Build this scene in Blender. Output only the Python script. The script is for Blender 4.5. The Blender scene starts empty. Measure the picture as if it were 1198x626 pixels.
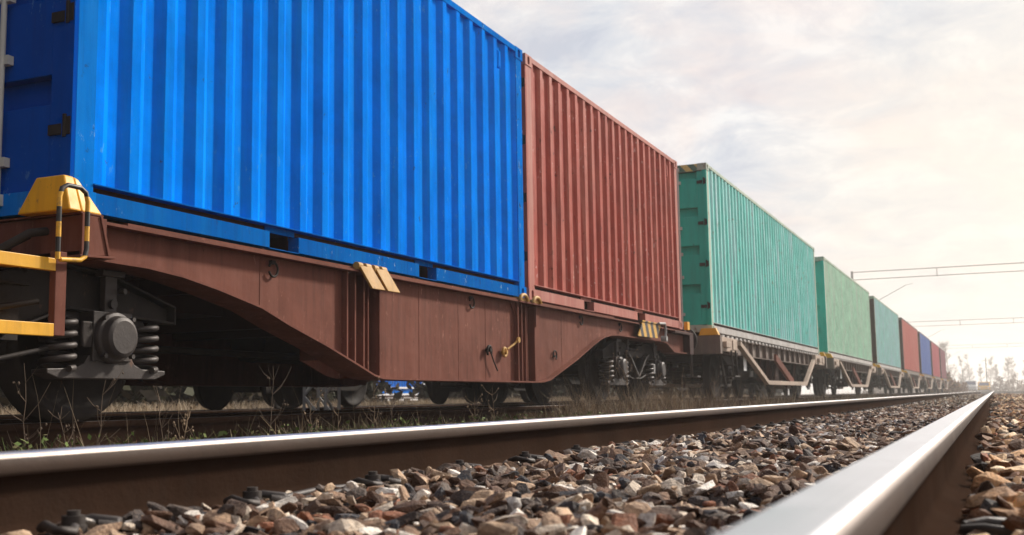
import bpy, bmesh, math, random
import numpy as np
from mathutils import Matrix, Vector
R = math.radians
random.seed(7); rng = np.random.default_rng(7)
sc = bpy.context.scene
C = sc.collection
# ------------------------------------------------------------------ camera
YAW, PITCH, ROLL, CAMH = 0.4084, 0.1177, -0.0158, 0.0824
fw = Vector((-math.sin(YAW)*math.cos(PITCH), math.cos(YAW)*math.cos(PITCH), math.sin(PITCH)))
r0 = Vector((math.cos(YAW), math.sin(YAW), 0)); u0 = r0.cross(fw)
rt = math.cos(ROLL)*r0 + math.sin(ROLL)*u0; up = -math.sin(ROLL)*r0 + math.cos(ROLL)*u0
cd = bpy.data.cameras.new('camera'); cam = bpy.data.objects.new('camera', cd); C.objects.link(cam)
M4 = Matrix.Identity(4)
for i in range(3):
    M4[i][0] = rt[i]; M4[i][1] = up[i]; M4[i][2] = -fw[i]
M4[2][3] = CAMH
cam.matrix_world = M4
cd.sensor_width = 36; cd.lens = 36*1291/1198; cd.clip_start = .02; cd.clip_end = 5000
cd.dof.use_dof = True; cd.dof.focus_distance = 5.0; cd.dof.aperture_fstop = 5.6
sc.camera = cam
# ------------------------------------------------------------------ light
SUN_AZ, SUN_EL = R(27), R(33)          # azimuth measured from +Y (along the track) towards +X
sd = Vector((math.sin(SUN_AZ)*math.cos(SUN_EL), math.cos(SUN_AZ)*math.cos(SUN_EL), math.sin(SUN_EL)))
sl = bpy.data.lights.new('sun', 'SUN'); so = bpy.data.objects.new('sun', sl); C.objects.link(so)
sl.energy = 4.0; sl.angle = R(6); sl.color = (1, .93, .84)
so.rotation_euler = sd.to_track_quat('Z', 'Y').to_euler()
w = bpy.data.worlds.new('World'); sc.world = w; w.use_nodes = True
nt = w.node_tree; nt.nodes.clear()
def N(t, typ, **kw):
    n = t.nodes.new(typ)
    for k, v in kw.items():
        if k.startswith('i_'):
            n.inputs[k[2:].replace('_', ' ')].default_value = v
        else: setattr(n, k, v)
    return n
out = N(nt, 'ShaderNodeOutputWorld'); bg = N(nt, 'ShaderNodeBackground'); bg.inputs[1].default_value = .1
sky = N(nt, 'ShaderNodeTexSky', sky_type='NISHITA', sun_disc=False, sun_elevation=SUN_EL, sun_rotation=SUN_AZ, dust_density=4)
tc = N(nt, 'ShaderNodeTexCoord'); sep = N(nt, 'ShaderNodeSeparateXYZ'); nt.links.new(tc.outputs['Generated'], sep.inputs[0])
def math_n(t, op, a, b=None, c=None, clamp=False):
    n = t.nodes.new('ShaderNodeMath'); n.operation = op; n.use_clamp = clamp
    for i, v in enumerate((a, b, c)):
        if v is None: continue
        if isinstance(v, (int, float)): n.inputs[i].default_value = v
        else: t.links.new(v, n.inputs[i])
    return n.outputs[0]
zc = math_n(nt, 'ADD', math_n(nt, 'MAXIMUM', sep.outputs[2], 0), .22)
comb = N(nt, 'ShaderNodeCombineXYZ')
nt.links.new(math_n(nt, 'DIVIDE', sep.outputs[0], zc), comb.inputs[0]); nt.links.new(math_n(nt, 'DIVIDE', sep.outputs[1], zc), comb.inputs[1])
def noise(t, vec, scale, detail=6, rough=.55, dist=0.0):
    n = N(t, 'ShaderNodeTexNoise'); n.inputs['Scale'].default_value = scale; n.inputs['Detail'].default_value = detail
    n.inputs['Roughness'].default_value = rough; n.inputs['Distortion'].default_value = dist
    if vec is not None: t.links.new(vec, n.inputs['Vector'])
    return n
def ramp(t, fac, stops, interp='LINEAR'):
    n = N(t, 'ShaderNodeValToRGB'); n.color_ramp.interpolation = interp
    e = n.color_ramp.elements
    while len(e) < len(stops): e.new(.5)
    for i, (p, c) in enumerate(stops):
        e[i].position = p; e[i].color = (*c, 1) if len(c) == 3 else c
    t.links.new(fac, n.inputs[0]); return n.outputs[0]
def mix(t, fac, a, b, blend='MIX'):
    n = N(t, 'ShaderNodeMix', data_type='RGBA', blend_type=blend)
    for s, v in ((0, fac), (6, a), (7, b)):
        if isinstance(v, (int, float)): n.inputs[s].default_value = v
        elif isinstance(v, tuple): n.inputs[s].default_value = (*v, 1) if len(v) == 3 else v
        else: t.links.new(v, n.inputs[s])
    return n.outputs[2]
n1 = noise(nt, comb.outputs[0], 5.5, 10, .66, .4)
n2 = noise(nt, comb.outputs[0], 1.1, 4, .5)
n3 = noise(nt, comb.outputs[0], 3.1, 5, .5, .5)
cl = ramp(nt, n1.outputs[0], [(.34, (3.9, 4.15, 4.75)), (.44, (4.6, 4.8, 5.2)), (.52, (5.2, 5.25, 5.45)), (.62, (6.2, 6.15, 6.1))])
cl = mix(nt, math_n(nt, 'MULTIPLY', ramp(nt, n3.outputs[0], [(.42, (0, 0, 0)), (.66, (1, 1, 1))]), .45), cl, (6.7, 5.35, 4.8))
# brighter, warmer towards the low sun side of the sky, dimmer on the far side
dotn = N(nt, 'ShaderNodeVectorMath', operation='DOT_PRODUCT'); nt.links.new(tc.outputs['Generated'], dotn.inputs[0])
gl = Vector((math.sin(R(4)), math.cos(R(4)), .10)).normalized(); dotn.inputs[1].default_value = gl
glow = ramp(nt, dotn.outputs['Value'], [(.95, (0, 0, 0)), (1.0, (1, 1, 1))], 'EASE')
cl = mix(nt, math_n(nt, 'MULTIPLY', glow, .6), cl, (7.0, 6.3, 5.3))
dot2 = N(nt, 'ShaderNodeVectorMath', operation='DOT_PRODUCT'); nt.links.new(tc.outputs['Generated'], dot2.inputs[0]); dot2.inputs[1].default_value = (math.sin(R(48)), math.cos(R(48)), .35)
side = ramp(nt, math_n(nt, 'MULTIPLY_ADD', dot2.outputs['Value'], .5, .5), [(.1, (.07, .08, .11)), (.38, (.46, .49, .57)), (.58, (.93, .94, .96)), (.70, (1, 1, 1)), (1.0, (1.0, 1.0, 1.0))])
cl = mix(nt, 1.0, cl, side, 'MULTIPLY')
tot = mix(nt, .985, sky.outputs[0], cl)
nt.links.new(tot, bg.inputs[0]); nt.links.new(bg.outputs[0], out.inputs[0])
sc.view_settings.view_transform = 'Standard'; sc.view_settings.look = 'None'
sc.view_settings.exposure = 0.58; sc.view_settings.gamma = 1
sc.cycles.use_denoising = True
sc.cycles.max_bounces = 6; sc.cycles.volume_bounces = 1

# ------------------------------------------------------------------ helpers
class MB:
    def __init__(s): s.v = []; s.f = []; s.m = []; s.s = []
    def add(s, vs, fs, m=0, smooth=False):
        o = len(s.v); s.v += [tuple(v) for v in vs]; s.f += [tuple(i+o for i in f) for f in fs]
        s.m += [m]*len(fs); s.s += [smooth]*len(fs); return s
    def box(s, x0, x1, y0, y1, z0, z1, m=0):
        x0, x1 = sorted((x0, x1)); y0, y1 = sorted((y0, y1)); z0, z1 = sorted((z0, z1))
        return s.add([(x0,y0,z0),(x1,y0,z0),(x1,y1,z0),(x0,y1,z0),(x0,y0,z1),(x1,y0,z1),(x1,y1,z1),(x0,y1,z1)],
                     [(0,3,2,1),(4,5,6,7),(0,1,5,4),(1,2,6,5),(2,3,7,6),(3,0,4,7)], m)
    def hexa(s, bot, top, m=0):       # 4 bottom + 4 top points
        return s.add(list(bot)+list(top), [(0,3,2,1),(4,5,6,7),(0,1,5,4),(1,2,6,5),(2,3,7,6),(3,0,4,7)], m)
    def prism_x(s, poly, x0, x1, m=0):  # poly in (y,z), extruded along x
        n = len(poly); vs = [(x0, *p) for p in poly]+[(x1, *p) for p in poly]
        return s.add(vs, [tuple(range(n))[::-1], tuple(range(n, 2*n))]+[(i, (i+1) % n, (i+1) % n+n, i+n) for i in range(n)], m)
    def prism_y(s, poly, y0, y1, m=0):  # poly in (x,z)
        n = len(poly); vs = [(p[0], y0, p[1]) for p in poly]+[(p[0], y1, p[1]) for p in poly]
        return s.add(vs, [tuple(range(n)), tuple(range(n, 2*n))[::-1]]+[(i, i+n, (i+1) % n+n, (i+1) % n) for i in range(n)], m)
    def bar(s, a, b, w, h, m=0):       # rectangular bar a->b
        a = Vector(a); b = Vector(b); d = (b-a).normalized()
        u = d.cross(Vector((0,0,1)));  u = u.normalized() if u.length > 1e-3 else Vector((1,0,0))
        v = u.cross(d); q = [u*w/2+v*h/2, -u*w/2+v*h/2, -u*w/2-v*h/2, u*w/2-v*h/2]
        return s.hexa([a+k for k in q], [b+k for k in q], m)
    def tube(s, pts, r, m=0, n=8, closed=False, caps=True):
        pts = [Vector(p) for p in pts]; k = len(pts); rr = r if isinstance(r, (list, tuple)) else [r]*k
        vs = []; prev = None
        for i, p in enumerate(pts):
            if closed: d = (pts[(i+1) % k]-pts[i-1]).normalized()
            else: d = (pts[min(i+1, k-1)]-pts[max(i-1, 0)]).normalized()
            if prev is None:
                u = d.cross(Vector((0,0,1)));  u = u if u.length > 1e-3 else d.cross(Vector((1,0,0)))
            else: u = prev-d*prev.dot(d)
            u.normalize(); prev = u; v = d.cross(u)
            vs += [p+(u*math.cos(2*math.pi*j/n)+v*math.sin(2*math.pi*j/n))*rr[i] for j in range(n)]
        fs = []
        for i in range(k if closed else k-1):
            a = i*n; b = ((i+1) % k)*n
            fs += [(a+j, a+(j+1) % n, b+(j+1) % n, b+j) for j in range(n)]
        s.add(vs, fs, m, True)
        if caps and not closed:
            s.add(vs[:n], [tuple(range(n))[::-1]], m); s.add(vs[-n:], [tuple(range(n))], m)
        return s
    def cyl(s, a, b, r, m=0, n=20, r2=None):
        return s.tube([a, b], [r, r if r2 is None else r2], m, n)
    def lathe_x(s, prof, cx, cy, cz, m=0, n=40):   # prof: (x offset, radius)
        vs = []; k = len(prof)
        for (x, r) in prof:
            vs += [(cx+x, cy+r*math.cos(2*math.pi*j/n), cz+r*math.sin(2*math.pi*j/n)) for j in range(n)]
        fs = [(i*n+j, i*n+(j+1) % n, (i+1)*n+(j+1) % n, (i+1)*n+j) for i in range(k-1) for j in range(n)]
        s.add(vs, fs, m, True); s.add(vs[:n], [tuple(range(n))], m); s.add(vs[-n:], [tuple(range(n))[::-1]], m); return s
    def ring_x(s, x, cy, cz, R_, r, m=0, a0=0, a1=360, ny=1.0):
        k = 18; full = a1-a0 >= 360
        pts = [(x, cy+ny*R_*math.cos(R(a0+(a1-a0)*i/k)), cz+R_*math.sin(R(a0+(a1-a0)*i/k))) for i in range(k if full else k+1)]
        return s.tube(pts, r, m, 6, closed=full)
    def build(s, name, mats, parent=None, bevel=0, loc=None):
        me = bpy.data.meshes.new(name); me.from_pydata([tuple(v) for v in s.v], [], s.f)
        for m in (mats if isinstance(mats, (list, tuple)) else [mats]): me.materials.append(m)
        me.polygons.foreach_set('material_index', s.m); me.polygons.foreach_set('use_smooth', s.s)
        bm = bmesh.new(); bm.from_mesh(me); bmesh.ops.recalc_face_normals(bm, faces=bm.faces); bm.to_mesh(me); bm.free()
        o = bpy.data.objects.new(name, me); C.objects.link(o)
        if bevel:
            b = o.modifiers.new('bevel', 'BEVEL'); b.width = bevel; b.segments = 2; b.limit_method = 'ANGLE'; b.angle_limit = R(50)
        if parent: o.parent = parent
        if loc: o.location = loc
        return o
def tag(o, label=None, cat=None, group=None, kind=None):
    for k, v in (('label', label), ('category', cat), ('group', group), ('kind', kind)):
        if v: o[k] = v
    return o
def empty(name, loc, label, cat, group=None):
    o = bpy.data.objects.new(name, None); C.objects.link(o); o.location = loc; o.empty_display_size = .2
    return tag(o, label, cat, group)
def dup(o, parent=None, loc=None, label=None):
    c = o.copy(); C.objects.link(c); c.parent = parent
    if loc is not None: c.location = loc
    if label: c['label'] = label
    for ch in list(o.children): dup(ch, c)
    return c
def np_mesh(name, V, F, mats, mi=None, col=None, smooth=False):
    """V (n,3); F (m,k) uniform polygons"""
    me = bpy.data.meshes.new(name); k = F.shape[1]
    me.vertices.add(len(V)); me.vertices.foreach_set('co', V.astype(np.float32).ravel())
    me.loops.add(F.size); me.loops.foreach_set('vertex_index', F.astype(np.int32).ravel())
    me.polygons.add(len(F)); me.polygons.foreach_set('loop_start', np.arange(0, F.size, k, dtype=np.int32))
    try: me.polygons.foreach_set('loop_total', np.full(len(F), k, dtype=np.int32))
    except Exception: pass
    if mi is not None: me.polygons.foreach_set('material_index', mi.astype(np.int32))
    me.update(calc_edges=True)
    me.polygons.foreach_set('use_smooth', np.full(len(F), smooth, dtype=bool))
    if col is not None:
        a = me.color_attributes.new('tint', 'FLOAT_COLOR', 'POINT')
        a.data.foreach_set('color', np.c_[col, np.ones(len(col))].astype(np.float32).ravel())
    for m in mats: me.materials.append(m)
    o = bpy.data.objects.new(name, me); C.objects.link(o); return o

# ------------------------------------------------------------------ materials
def base_mat(name):
    m = bpy.data.materials.new(name); m.use_nodes = True; t = m.node_tree
    return m, t, t.nodes['Principled BSDF']
def painted(name, col, var=.12, rough=.5, rust=(.11, .045, .022), rust_amt=.0, streak=None, streak_amt=0., chip=None, chip_amt=0., grime=.3, bump=.15, metal=0., spec=.35, dust=0., gloss=None, dent=0.):
    if gloss is not None: spec = gloss
    m, t, b = base_mat(name); tcn = N(t, 'ShaderNodeTexCoord')
    ob = tcn.outputs['Object']
    g = noise(t, ob, 1.7, 6, .65); c = mix(t, ramp(t, g.outputs[0], [(.3, (0, 0, 0)), (.72, (1, 1, 1))]), tuple(x*(1-var) for x in col), tuple(min(1, x*(1+var)) for x in col))
    def mapped(sx, sy, sz):
        mp = N(t, 'ShaderNodeMapping'); mp.inputs['Scale'].default_value = (sx, sy, sz); t.links.new(ob, mp.inputs[0]); return mp.outputs[0]
    if streak:
        s1 = noise(t, mapped(3, 3, .22), 3.2, 5, .6, .2); f = ramp(t, s1.outputs[0], [(.46, (0, 0, 0)), (.68, (1, 1, 1))])
        c = mix(t, math_n(t, 'MULTIPLY', f, streak_amt), c, streak)
    s2 = noise(t, mapped(4, 4, .35), 5, 6, .7); f = ramp(t, s2.outputs[0], [(.5, (0, 0, 0)), (.78, (1, 1, 1))])
    c = mix(t, math_n(t, 'MULTIPLY', f, grime), c, tuple(x*.35+.01 for x in col))
    if rust_amt:
        s3 = noise(t, mapped(1, 1, .8), 9, 9, .72); f = ramp(t, s3.outputs[0], [(.66-.16*rust_amt, (0, 0, 0)), (.72-.14*rust_amt, (1, 1, 1))])
        c = mix(t, f, c, rust)
    if chip:
        s4 = noise(t, mapped(1, 1, .45), 26, 5, .7); s5 = noise(t, ob, 2.2, 3)
        f = math_n(t, 'MULTIPLY', ramp(t, s4.outputs[0], [(.61, (0, 0, 0)), (.655, (1, 1, 1))]), ramp(t, s5.outputs[0], [(.45, (0, 0, 0)), (.6, (1, 1, 1))]))
        c = mix(t, math_n(t, 'MULTIPLY', f, chip_amt), c, chip)
    if dust:
        s6 = noise(t, ob, 6, 5, .6); c = mix(t, math_n(t, 'MULTIPLY', s6.outputs[0], dust), c, (.30, .24, .19))
    t.links.new(c, b.inputs['Base Color'])
    b.inputs['Metallic'].default_value = metal; b.inputs['Specular IOR Level'].default_value = spec
    rn = noise(t, ob, 7, 5, .6); rr = N(t, 'ShaderNodeMapRange'); t.links.new(rn.outputs[0], rr.inputs[0]); rr.inputs[3].default_value = max(.05, rough-.14); rr.inputs[4].default_value = min(1, rough+.16)
    t.links.new(rr.outputs[0], b.inputs['Roughness'])
    bn = noise(t, ob, 14, 6, .7); bp = N(t, 'ShaderNodeBump'); bp.inputs['Strength'].default_value = bump; bp.inputs['Distance'].default_value = .01
    t.links.new(bn.outputs[0], bp.inputs['Height'])
    if dent:
        dn = noise(t, ob, 2.6, 3, .5); b2 = N(t, 'ShaderNodeBump'); b2.inputs['Strength'].default_value = dent; b2.inputs['Distance'].default_value = .05; t.links.new(dn.outputs[0], b2.inputs['Height']); t.links.new(b2.outputs[0], bp.inputs['Normal'])
    t.links.new(bp.outputs[0], b.inputs['Normal'])
    return m
BLUE = painted('blue_paint', (.0005, .190, .80), .22, .62, (.05, .06, .09), .06, (.006, .25, .70), .45, (.10, .36, .62), .45, .32, .06, gloss=0.0, dent=0.35)
BLUEP = painted('blue_post_paint', (.001, .15, .56), .15, .6, (.03, .05, .10), .35, (.02, .22, .60), .4, (.35, .5, .5), 1.0, .5, .2, gloss=0.0)
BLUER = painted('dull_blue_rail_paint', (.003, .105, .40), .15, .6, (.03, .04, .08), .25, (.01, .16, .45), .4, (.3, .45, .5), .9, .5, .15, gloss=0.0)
BLUED = painted('shaded_blue_door_paint', (.001, .062, .36), .1, .5, (.05, .05, .1), .1, None, 0, (.1, .25, .45), .4, .3, .1, gloss=0.0)  # container blue darkened: shade of the door end is in the colour
RED = painted('oxide_red_paint', (.33, .058, .038), .22, .6, (.10, .032, .02), .35, (.48, .19, .14), .55, (.65, .45, .40), .8, .4, .1, gloss=.13, dent=0.4)
REDP = painted('oxide_red_frame_paint', (.38, .14, .11), .12, .6, (.10, .04, .03), .2, (.5, .27, .22), .4, (.5, .35, .3), .4, .3, .2, gloss=.13)
GREEN = painted('sea_green_paint', (.17, .62, .54), .16, .6, (.28, .20, .12), .34, (.52, .70, .74), .85, (.45, .45, .38), .6, .25, .1, gloss=.13, dent=0.4)
GREENP = painted('green_faded_frame', (.36, .44, .36), .15, .6, (.17, .09, .05), .55, (.5, .5, .42), .5, None, 0, .3, .2, gloss=.13)
GREEND = painted('green_door_paint', (.03, .46, .36), .1, .5, (.04, .06, .05), .15, (.04, .30, .24), .3, None, 0, .3, .1, gloss=.13)
GREEN2 = painted('pale_green_paint', (.36, .64, .46), .2, .6, (.28, .20, .13), .35, (.52, .60, .50), .9, (.4, .45, .5), .5, .2, .1, gloss=.13, dent=0.4)
GREEN3 = painted('aqua_green_paint', (.28, .58, .52), .2, .6, (.28, .20, .13), .35, (.42, .50, .60), .9, (.4, .45, .5), .5, .2, .1, gloss=.13, dent=0.4)
RED2 = painted('faded_red_paint', (.46, .11, .09), .12, .6, (.2, .1, .08), .1, (.55, .25, .2), .5, None, 0, .2, .1, gloss=.13)
RED3 = painted('crimson_paint', (.40, .06, .08), .12, .6, (.2, .1, .08), .1, (.5, .2, .2), .4, None, 0, .2, .1, gloss=.13)
RED4 = painted('maroon_paint', (.22, .06, .08), .12, .6, (.2, .1, .08), .1, (.3, .2, .25), .4, None, 0, .2, .1, gloss=.13)
BLUE2 = painted('violet_blue_paint', (.05, .12, .40), .12, .6, (.2, .1, .08), .1, (.2, .28, .45), .5, None, 0, .2, .1, gloss=.13)
PALE = painted('pale_grey_rail_paint', (.42, .40, .38), .2, .65, (.18, .10, .06), .45, (.25, .2, .17), .5, None, 0, .4, .2)
ROOF = painted('roof_grey', (.3, .3, .3), .2, .7)
WAGON = painted('wagon_oxide_paint', (.155, .058, .040), .22, .6, (.07, .032, .022), .2, (.22, .095, .070), .38, (.42, .2, .14), .6, .6, .12, gloss=.05, dent=0.3)
WAGOND = painted('wagon_dark_and_shaded_oxide', (.045, .018, .014), .2, .7, (.05, .025, .02), .3, None, 0, None, 0, .4, .3, gloss=.13)  # wagon oxide darkened so the colour carries the shade under the wagon
WAGONC = painted('wagon_cream_brown', (.40, .31, .24), .2, .65, (.16, .08, .05), .35, (.30, .18, .12), .5, None, 0, .4, .3)
WAGONG = painted('wagon_grey_brown', (.14, .105, .085), .2, .7, (.12, .05, .03), .4, (.22, .16, .12), .4, None, 0, .4, .3)
IRON = painted('greasy_iron', (.014, .012, .012), .25, .62, (.07, .035, .022), .25, None, 0, None, 0, .3, .4, 0, .4, .12, gloss=.08)
IRONL = painted('worn_iron', (.027, .022, .021), .25, .55, (.10, .05, .03), .3, None, 0, None, 0, .3, .35, .3, .4, .15)
IRONB = painted('bright_iron', (.30, .29, .28), .2, .45, (.2, .12, .08), .2)
YEL = painted('yellow_paint', (.72, .36, .012), .10, .5, (.20, .09, .02), .12, (.55, .25, .01), .4, (.25, .12, .03), .6, .4, .15, dent=0.3)
YELW = painted('worn_yellow_paint', (.44, .235, .045), .15, .6, (.22, .12, .05), .3, (.5, .3, .1), .5, (.2, .1, .05), .7, .5, .2)
BLACK = painted('black_paint_and_hole_shade', (.012, .012, .013), .2, .5)
GALV = painted('galvanised_steel', (.50, .50, .46), .2, .5, (.2, .14, .08), .2)
RUSTH = painted('rail_head_side', (.052, .030, .020), .2, .6, (.05, .025, .015), .3, None, 0, None, 0, .3, .2, 0, .3, .1)
POLE = painted('worn_rail_edge', (.30, .25, .22), .2, .5, (.10, .05, .03), .3, metal=.7)
RAILD = painted('dull_rail_top', (.12, .10, .09), .2, .5, metal=.6)
RUSTR = painted('rail_side_rust', (.026, .0125, .0075), .25, .75, (.022, .011, .008), .35, None, 0, None, 0, .3, .5, 0, .25, .06, gloss=0.0)
GALVHZ = painted('haze_paled_gantry_steel', (.75, .73, .66), .1, .6, (.2, .14, .08), .1)  # steel lightened in its colour to stand in for fading by haze
CONC = painted('concrete', (.36, .33, .29), .15, .85, (.2, .15, .1), .1)
WHITE = painted('white_paint', (.78, .78, .76), .08, .5)
def stripes(name, a, bcol, period, ax='z', sh=0.0, rough=.5):
    m, t, b = base_mat(name); tcn = N(t, 'ShaderNodeTexCoord'); s = N(t, 'ShaderNodeSeparateXYZ'); t.links.new(tcn.outputs['Object'], s.inputs[0])
    v = s.outputs['xyz'.index(ax[0])]
    if len(ax) > 1: v = math_n(t, 'ADD', v, math_n(t, 'MULTIPLY', s.outputs['xyz'.index(ax[1])], sh))
    f = math_n(t, 'GREATER_THAN', math_n(t, 'FRACT', math_n(t, 'DIVIDE', v, period)), .5)
    g = noise(t, tcn.outputs['Object'], 30, 5, .7)
    c = mix(t, f, a, bcol); c = mix(t, math_n(t, 'MULTIPLY', ramp(t, g.outputs[0], [(.5, (0, 0, 0)), (.62, (1, 1, 1))]), .45), c, (.10, .06, .03))
    t.links.new(c, b.inputs['Base Color']); b.inputs['Roughness'].default_value = rough; return m
STRV = stripes('yellow_black_handrail_paint', (.70, .36, .02), (.015, .013, .012), .15, 'z')
STRD = stripes('yellow_black_diagonal_paint', (.66, .36, .04), (.02, .018, .015), .26, 'yz', .55)
STRG = stripes('yellow_green_chevron_paint', (.62, .50, .16), (.06, .16, .12), .24, 'xz', .9)
# polished rail running surface
POL, t, b = base_mat('polished_rail_top'); tcn = N(t, 'ShaderNodeTexCoord'); mp = N(t, 'ShaderNodeMapping'); mp.inputs['Scale'].default_value = (220, .5, 1); t.links.new(tcn.outputs['Object'], mp.inputs[0])
g = noise(t, mp.outputs[0], 3, 5, .6); g2 = noise(t, tcn.outputs['Object'], 9, 6, .6)
t.links.new(mix(t, g.outputs[0], (.46, .46, .48), (.70, .70, .72)), b.inputs['Base Color']); b.inputs['Metallic'].default_value = 1
rr = N(t, 'ShaderNodeMapRange'); t.links.new(g2.outputs[0], rr.inputs[0]); rr.inputs[3].default_value = .24; rr.inputs[4].default_value = .5; t.links.new(rr.outputs[0], b.inputs['Roughness'])
# stones : colour of each stone from its own attribute
STONE, t, b = base_mat('ballast_stone'); at = N(t, 'ShaderNodeVertexColor', layer_name='tint'); tcn = N(t, 'ShaderNodeTexCoord')
g = noise(t, tcn.outputs['Object'], 38, 7, .72); g2 = noise(t, tcn.outputs['Object'], 120, 4, .6)
c = mix(t, 1.0, at.outputs[0], ramp(t, g.outputs[0], [(.32, (.42, .36, .33)), (.5, (1, 1, 1)), (.70, (1.5, 1.4, 1.3))]), 'MULTIPLY')
sp_ = noise(t, tcn.outputs['Object'], 210, 3, .6); c = mix(t, math_n(t, 'MULTIPLY', ramp(t, sp_.outputs[0], [(.56, (0, 0, 0)), (.66, (1, 1, 1))]), .5), c, (.30, .21, .15))
rs_ = noise(t, tcn.outputs['Object'], 9, 4, .6); c = mix(t, math_n(t, 'MULTIPLY', ramp(t, rs_.outputs[0], [(.52, (0, 0, 0)), (.66, (1, 1, 1))]), .25), c, (.15, .085, .05))
t.links.new(c, b.inputs['Base Color']); b.inputs['Roughness'].default_value = .8; b.inputs['Specular IOR Level'].default_value = .3
bp = N(t, 'ShaderNodeBump'); bp.inputs['Strength'].default_value = 1.0; bp.inputs['Distance'].default_value = .008; t.links.new(g2.outputs[0], bp.inputs['Height']); t.links.new(bp.outputs[0], b.inputs['Normal'])
def tinted(name, rough=.8, transl=0.):
    m, t, b = base_mat(name); at = N(t, 'ShaderNodeVertexColor', layer_name='tint'); t.links.new(at.outputs[0], b.inputs['Base Color']); b.inputs['Roughness'].default_value = rough
    b.inputs['Specular IOR Level'].default_value = .2; return m
VEG = tinted('dry_plant')
def groundmat(name, c1, c2, c3, sc1=.6, sc2=14):
    m, t, b = base_mat(name); tcn = N(t, 'ShaderNodeTexCoord')
    a = noise(t, tcn.outputs['Object'], sc1, 6, .6); d = noise(t, tcn.outputs['Object'], sc2, 8, .7)
    c = mix(t, ramp(t, a.outputs[0], [(.35, (0, 0, 0)), (.65, (1, 1, 1))]), c1, c2); c = mix(t, ramp(t, d.outputs[0], [(.45, (0, 0, 0)), (.6, (1, 1, 1))]), c, c3)
    t.links.new(c, b.inputs['Base Color']); b.inputs['Roughness'].default_value = .95
    bp = N(t, 'ShaderNodeBump'); bp.inputs['Strength'].default_value = .9; bp.inputs['Distance'].default_value = .05; t.links.new(d.outputs[0], bp.inputs['Height']); t.links.new(bp.outputs[0], b.inputs['Normal']); return m
GROUND = groundmat('dry_ground', (.20, .15, .10), (.27, .21, .13), (.12, .085, .06))
BEDM = groundmat('ballast_bed_grit', (.030, .022, .018), (.05, .036, .028), (.016, .013, .011), 1.5, 40)
WOOD = painted('tarred_sleeper_wood', (.10, .075, .062), .3, .85, (.04, .03, .025), .4, None, 0, (.22, .18, .15), .6, .4, .7)
BARK = painted('bark', (.10, .075, .06), .2, .9)
GLASS = painted('dark_glass', (.03, .06, .14), .1, .15, spec=.6)

# ------------------------------------------------------------------ ground
XL0, XL1 = -1.670, -1.600      # left rail head
XR0, XR1 = -.165, -.095        # right rail head
XC = -5.51                     # train centre line
XN = -4.29                     # near side plane of the containers
def bed_z(x, y):
    """height of the ballast surface"""
    x = np.asarray(x, float); y = np.asarray(y, float)
    z = np.full(np.broadcast(x, y).shape, -.185)
    z = z - .10*np.clip((x-.75)/1.2, 0, 1) - .06*np.clip((-2.35-x)/.8, 0, 1)*(x > -4) 
    z = z - .12*np.clip((-7.4-x)/.8, 0, 1)*(x > -9.5)
    z = z + .020*np.clip((-1.25-x)/.3, 0, 1)*(x > -1.62)*np.clip((5-y)/3, 0, 1)
    z = z + .012*np.sin(x*5.1+y*1.3)*np.sin(y*2.2+1)+.008*np.sin(x*11+2)*np.sin(y*6.3-x*4)
    return z
gx = np.concatenate([np.linspace(-640, -60, 8), np.linspace(-50, -14, 12), np.linspace(-13, 6, 96), np.linspace(8, 60, 12), np.linspace(90, 640, 7)])
gy = np.concatenate([np.linspace(-200, -20, 5), np.linspace(-10, 20, 110), np.linspace(21, 60, 50), np.linspace(64, 200, 30), np.linspace(230, 900, 9)])
GX, GY = np.meshgrid(gx, gy)
GZ = np.where((GX > -13) & (GX < 2.2) & (GY < 300), bed_z(GX, GY)-.012, -.33+.04*np.sin(GX*.7)*np.sin(GY*.31))
nx = len(gx); idx = np.arange(GX.size).reshape(GX.shape)
F = np.stack([idx[:-1, :-1], idx[:-1, 1:], idx[1:, 1:], idx[1:, :-1]], -1).reshape(-1, 4)
cxs = GX.ravel()[F].mean(1); mi = ((cxs > -13) & (cxs < 2.4)).astype(int)
go = np_mesh('ground', np.c_[GX.ravel(), GY.ravel(), GZ.ravel()], F, [GROUND, BEDM], mi, smooth=True); tag(go, kind='structure')

# stones: convex hulls, scattered as one mesh
def hulls(n, npts):  # angular stone shapes
    res = []
    npts = int(npts*.72)
    for i in range(n):
        bm = bmesh.new(); sx, sy, sz = rng.uniform(.8, 1.35), rng.uniform(.5, .85), rng.uniform(.20, .40)
        for k in range(npts):
            v = rng.normal(size=3); v /= np.linalg.norm(v); v *= rng.uniform(.85, 1.0); v = np.sign(v)*np.abs(v)**.75
            bm.verts.new((v[0]*sx, v[1]*sy, v[2]*sz))
        g = bmesh.ops.convex_hull(bm, input=bm.verts)
        bmesh.ops.delete(bm, geom=[v for v in bm.verts if not v.link_faces], context='VERTS')
        bmesh.ops.triangulate(bm, faces=bm.faces); bmesh.ops.recalc_face_normals(bm, faces=bm.faces)
        bm.verts.index_update()
        res.append((np.array([v.co[:] for v in bm.verts]), np.array([[v.index for v in f.verts] for f in bm.faces]))); bm.free()
    return res
PAL = np.array([[.075,.042,.028],[.105,.058,.038],[.15,.080,.048],[.050,.038,.034],[.036,.036,.042],[.23,.090,.045],[.22,.135,.085],[.34,.225,.145],[.11,.085,.07],[.62,.52,.41],[.76,.70,.62],[.50,.35,.23]])
PRB = np.array([.10,.11,.11,.08,.07,.06,.10,.10,.07,.10,.09,.10]); PRB /= PRB.sum()
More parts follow.
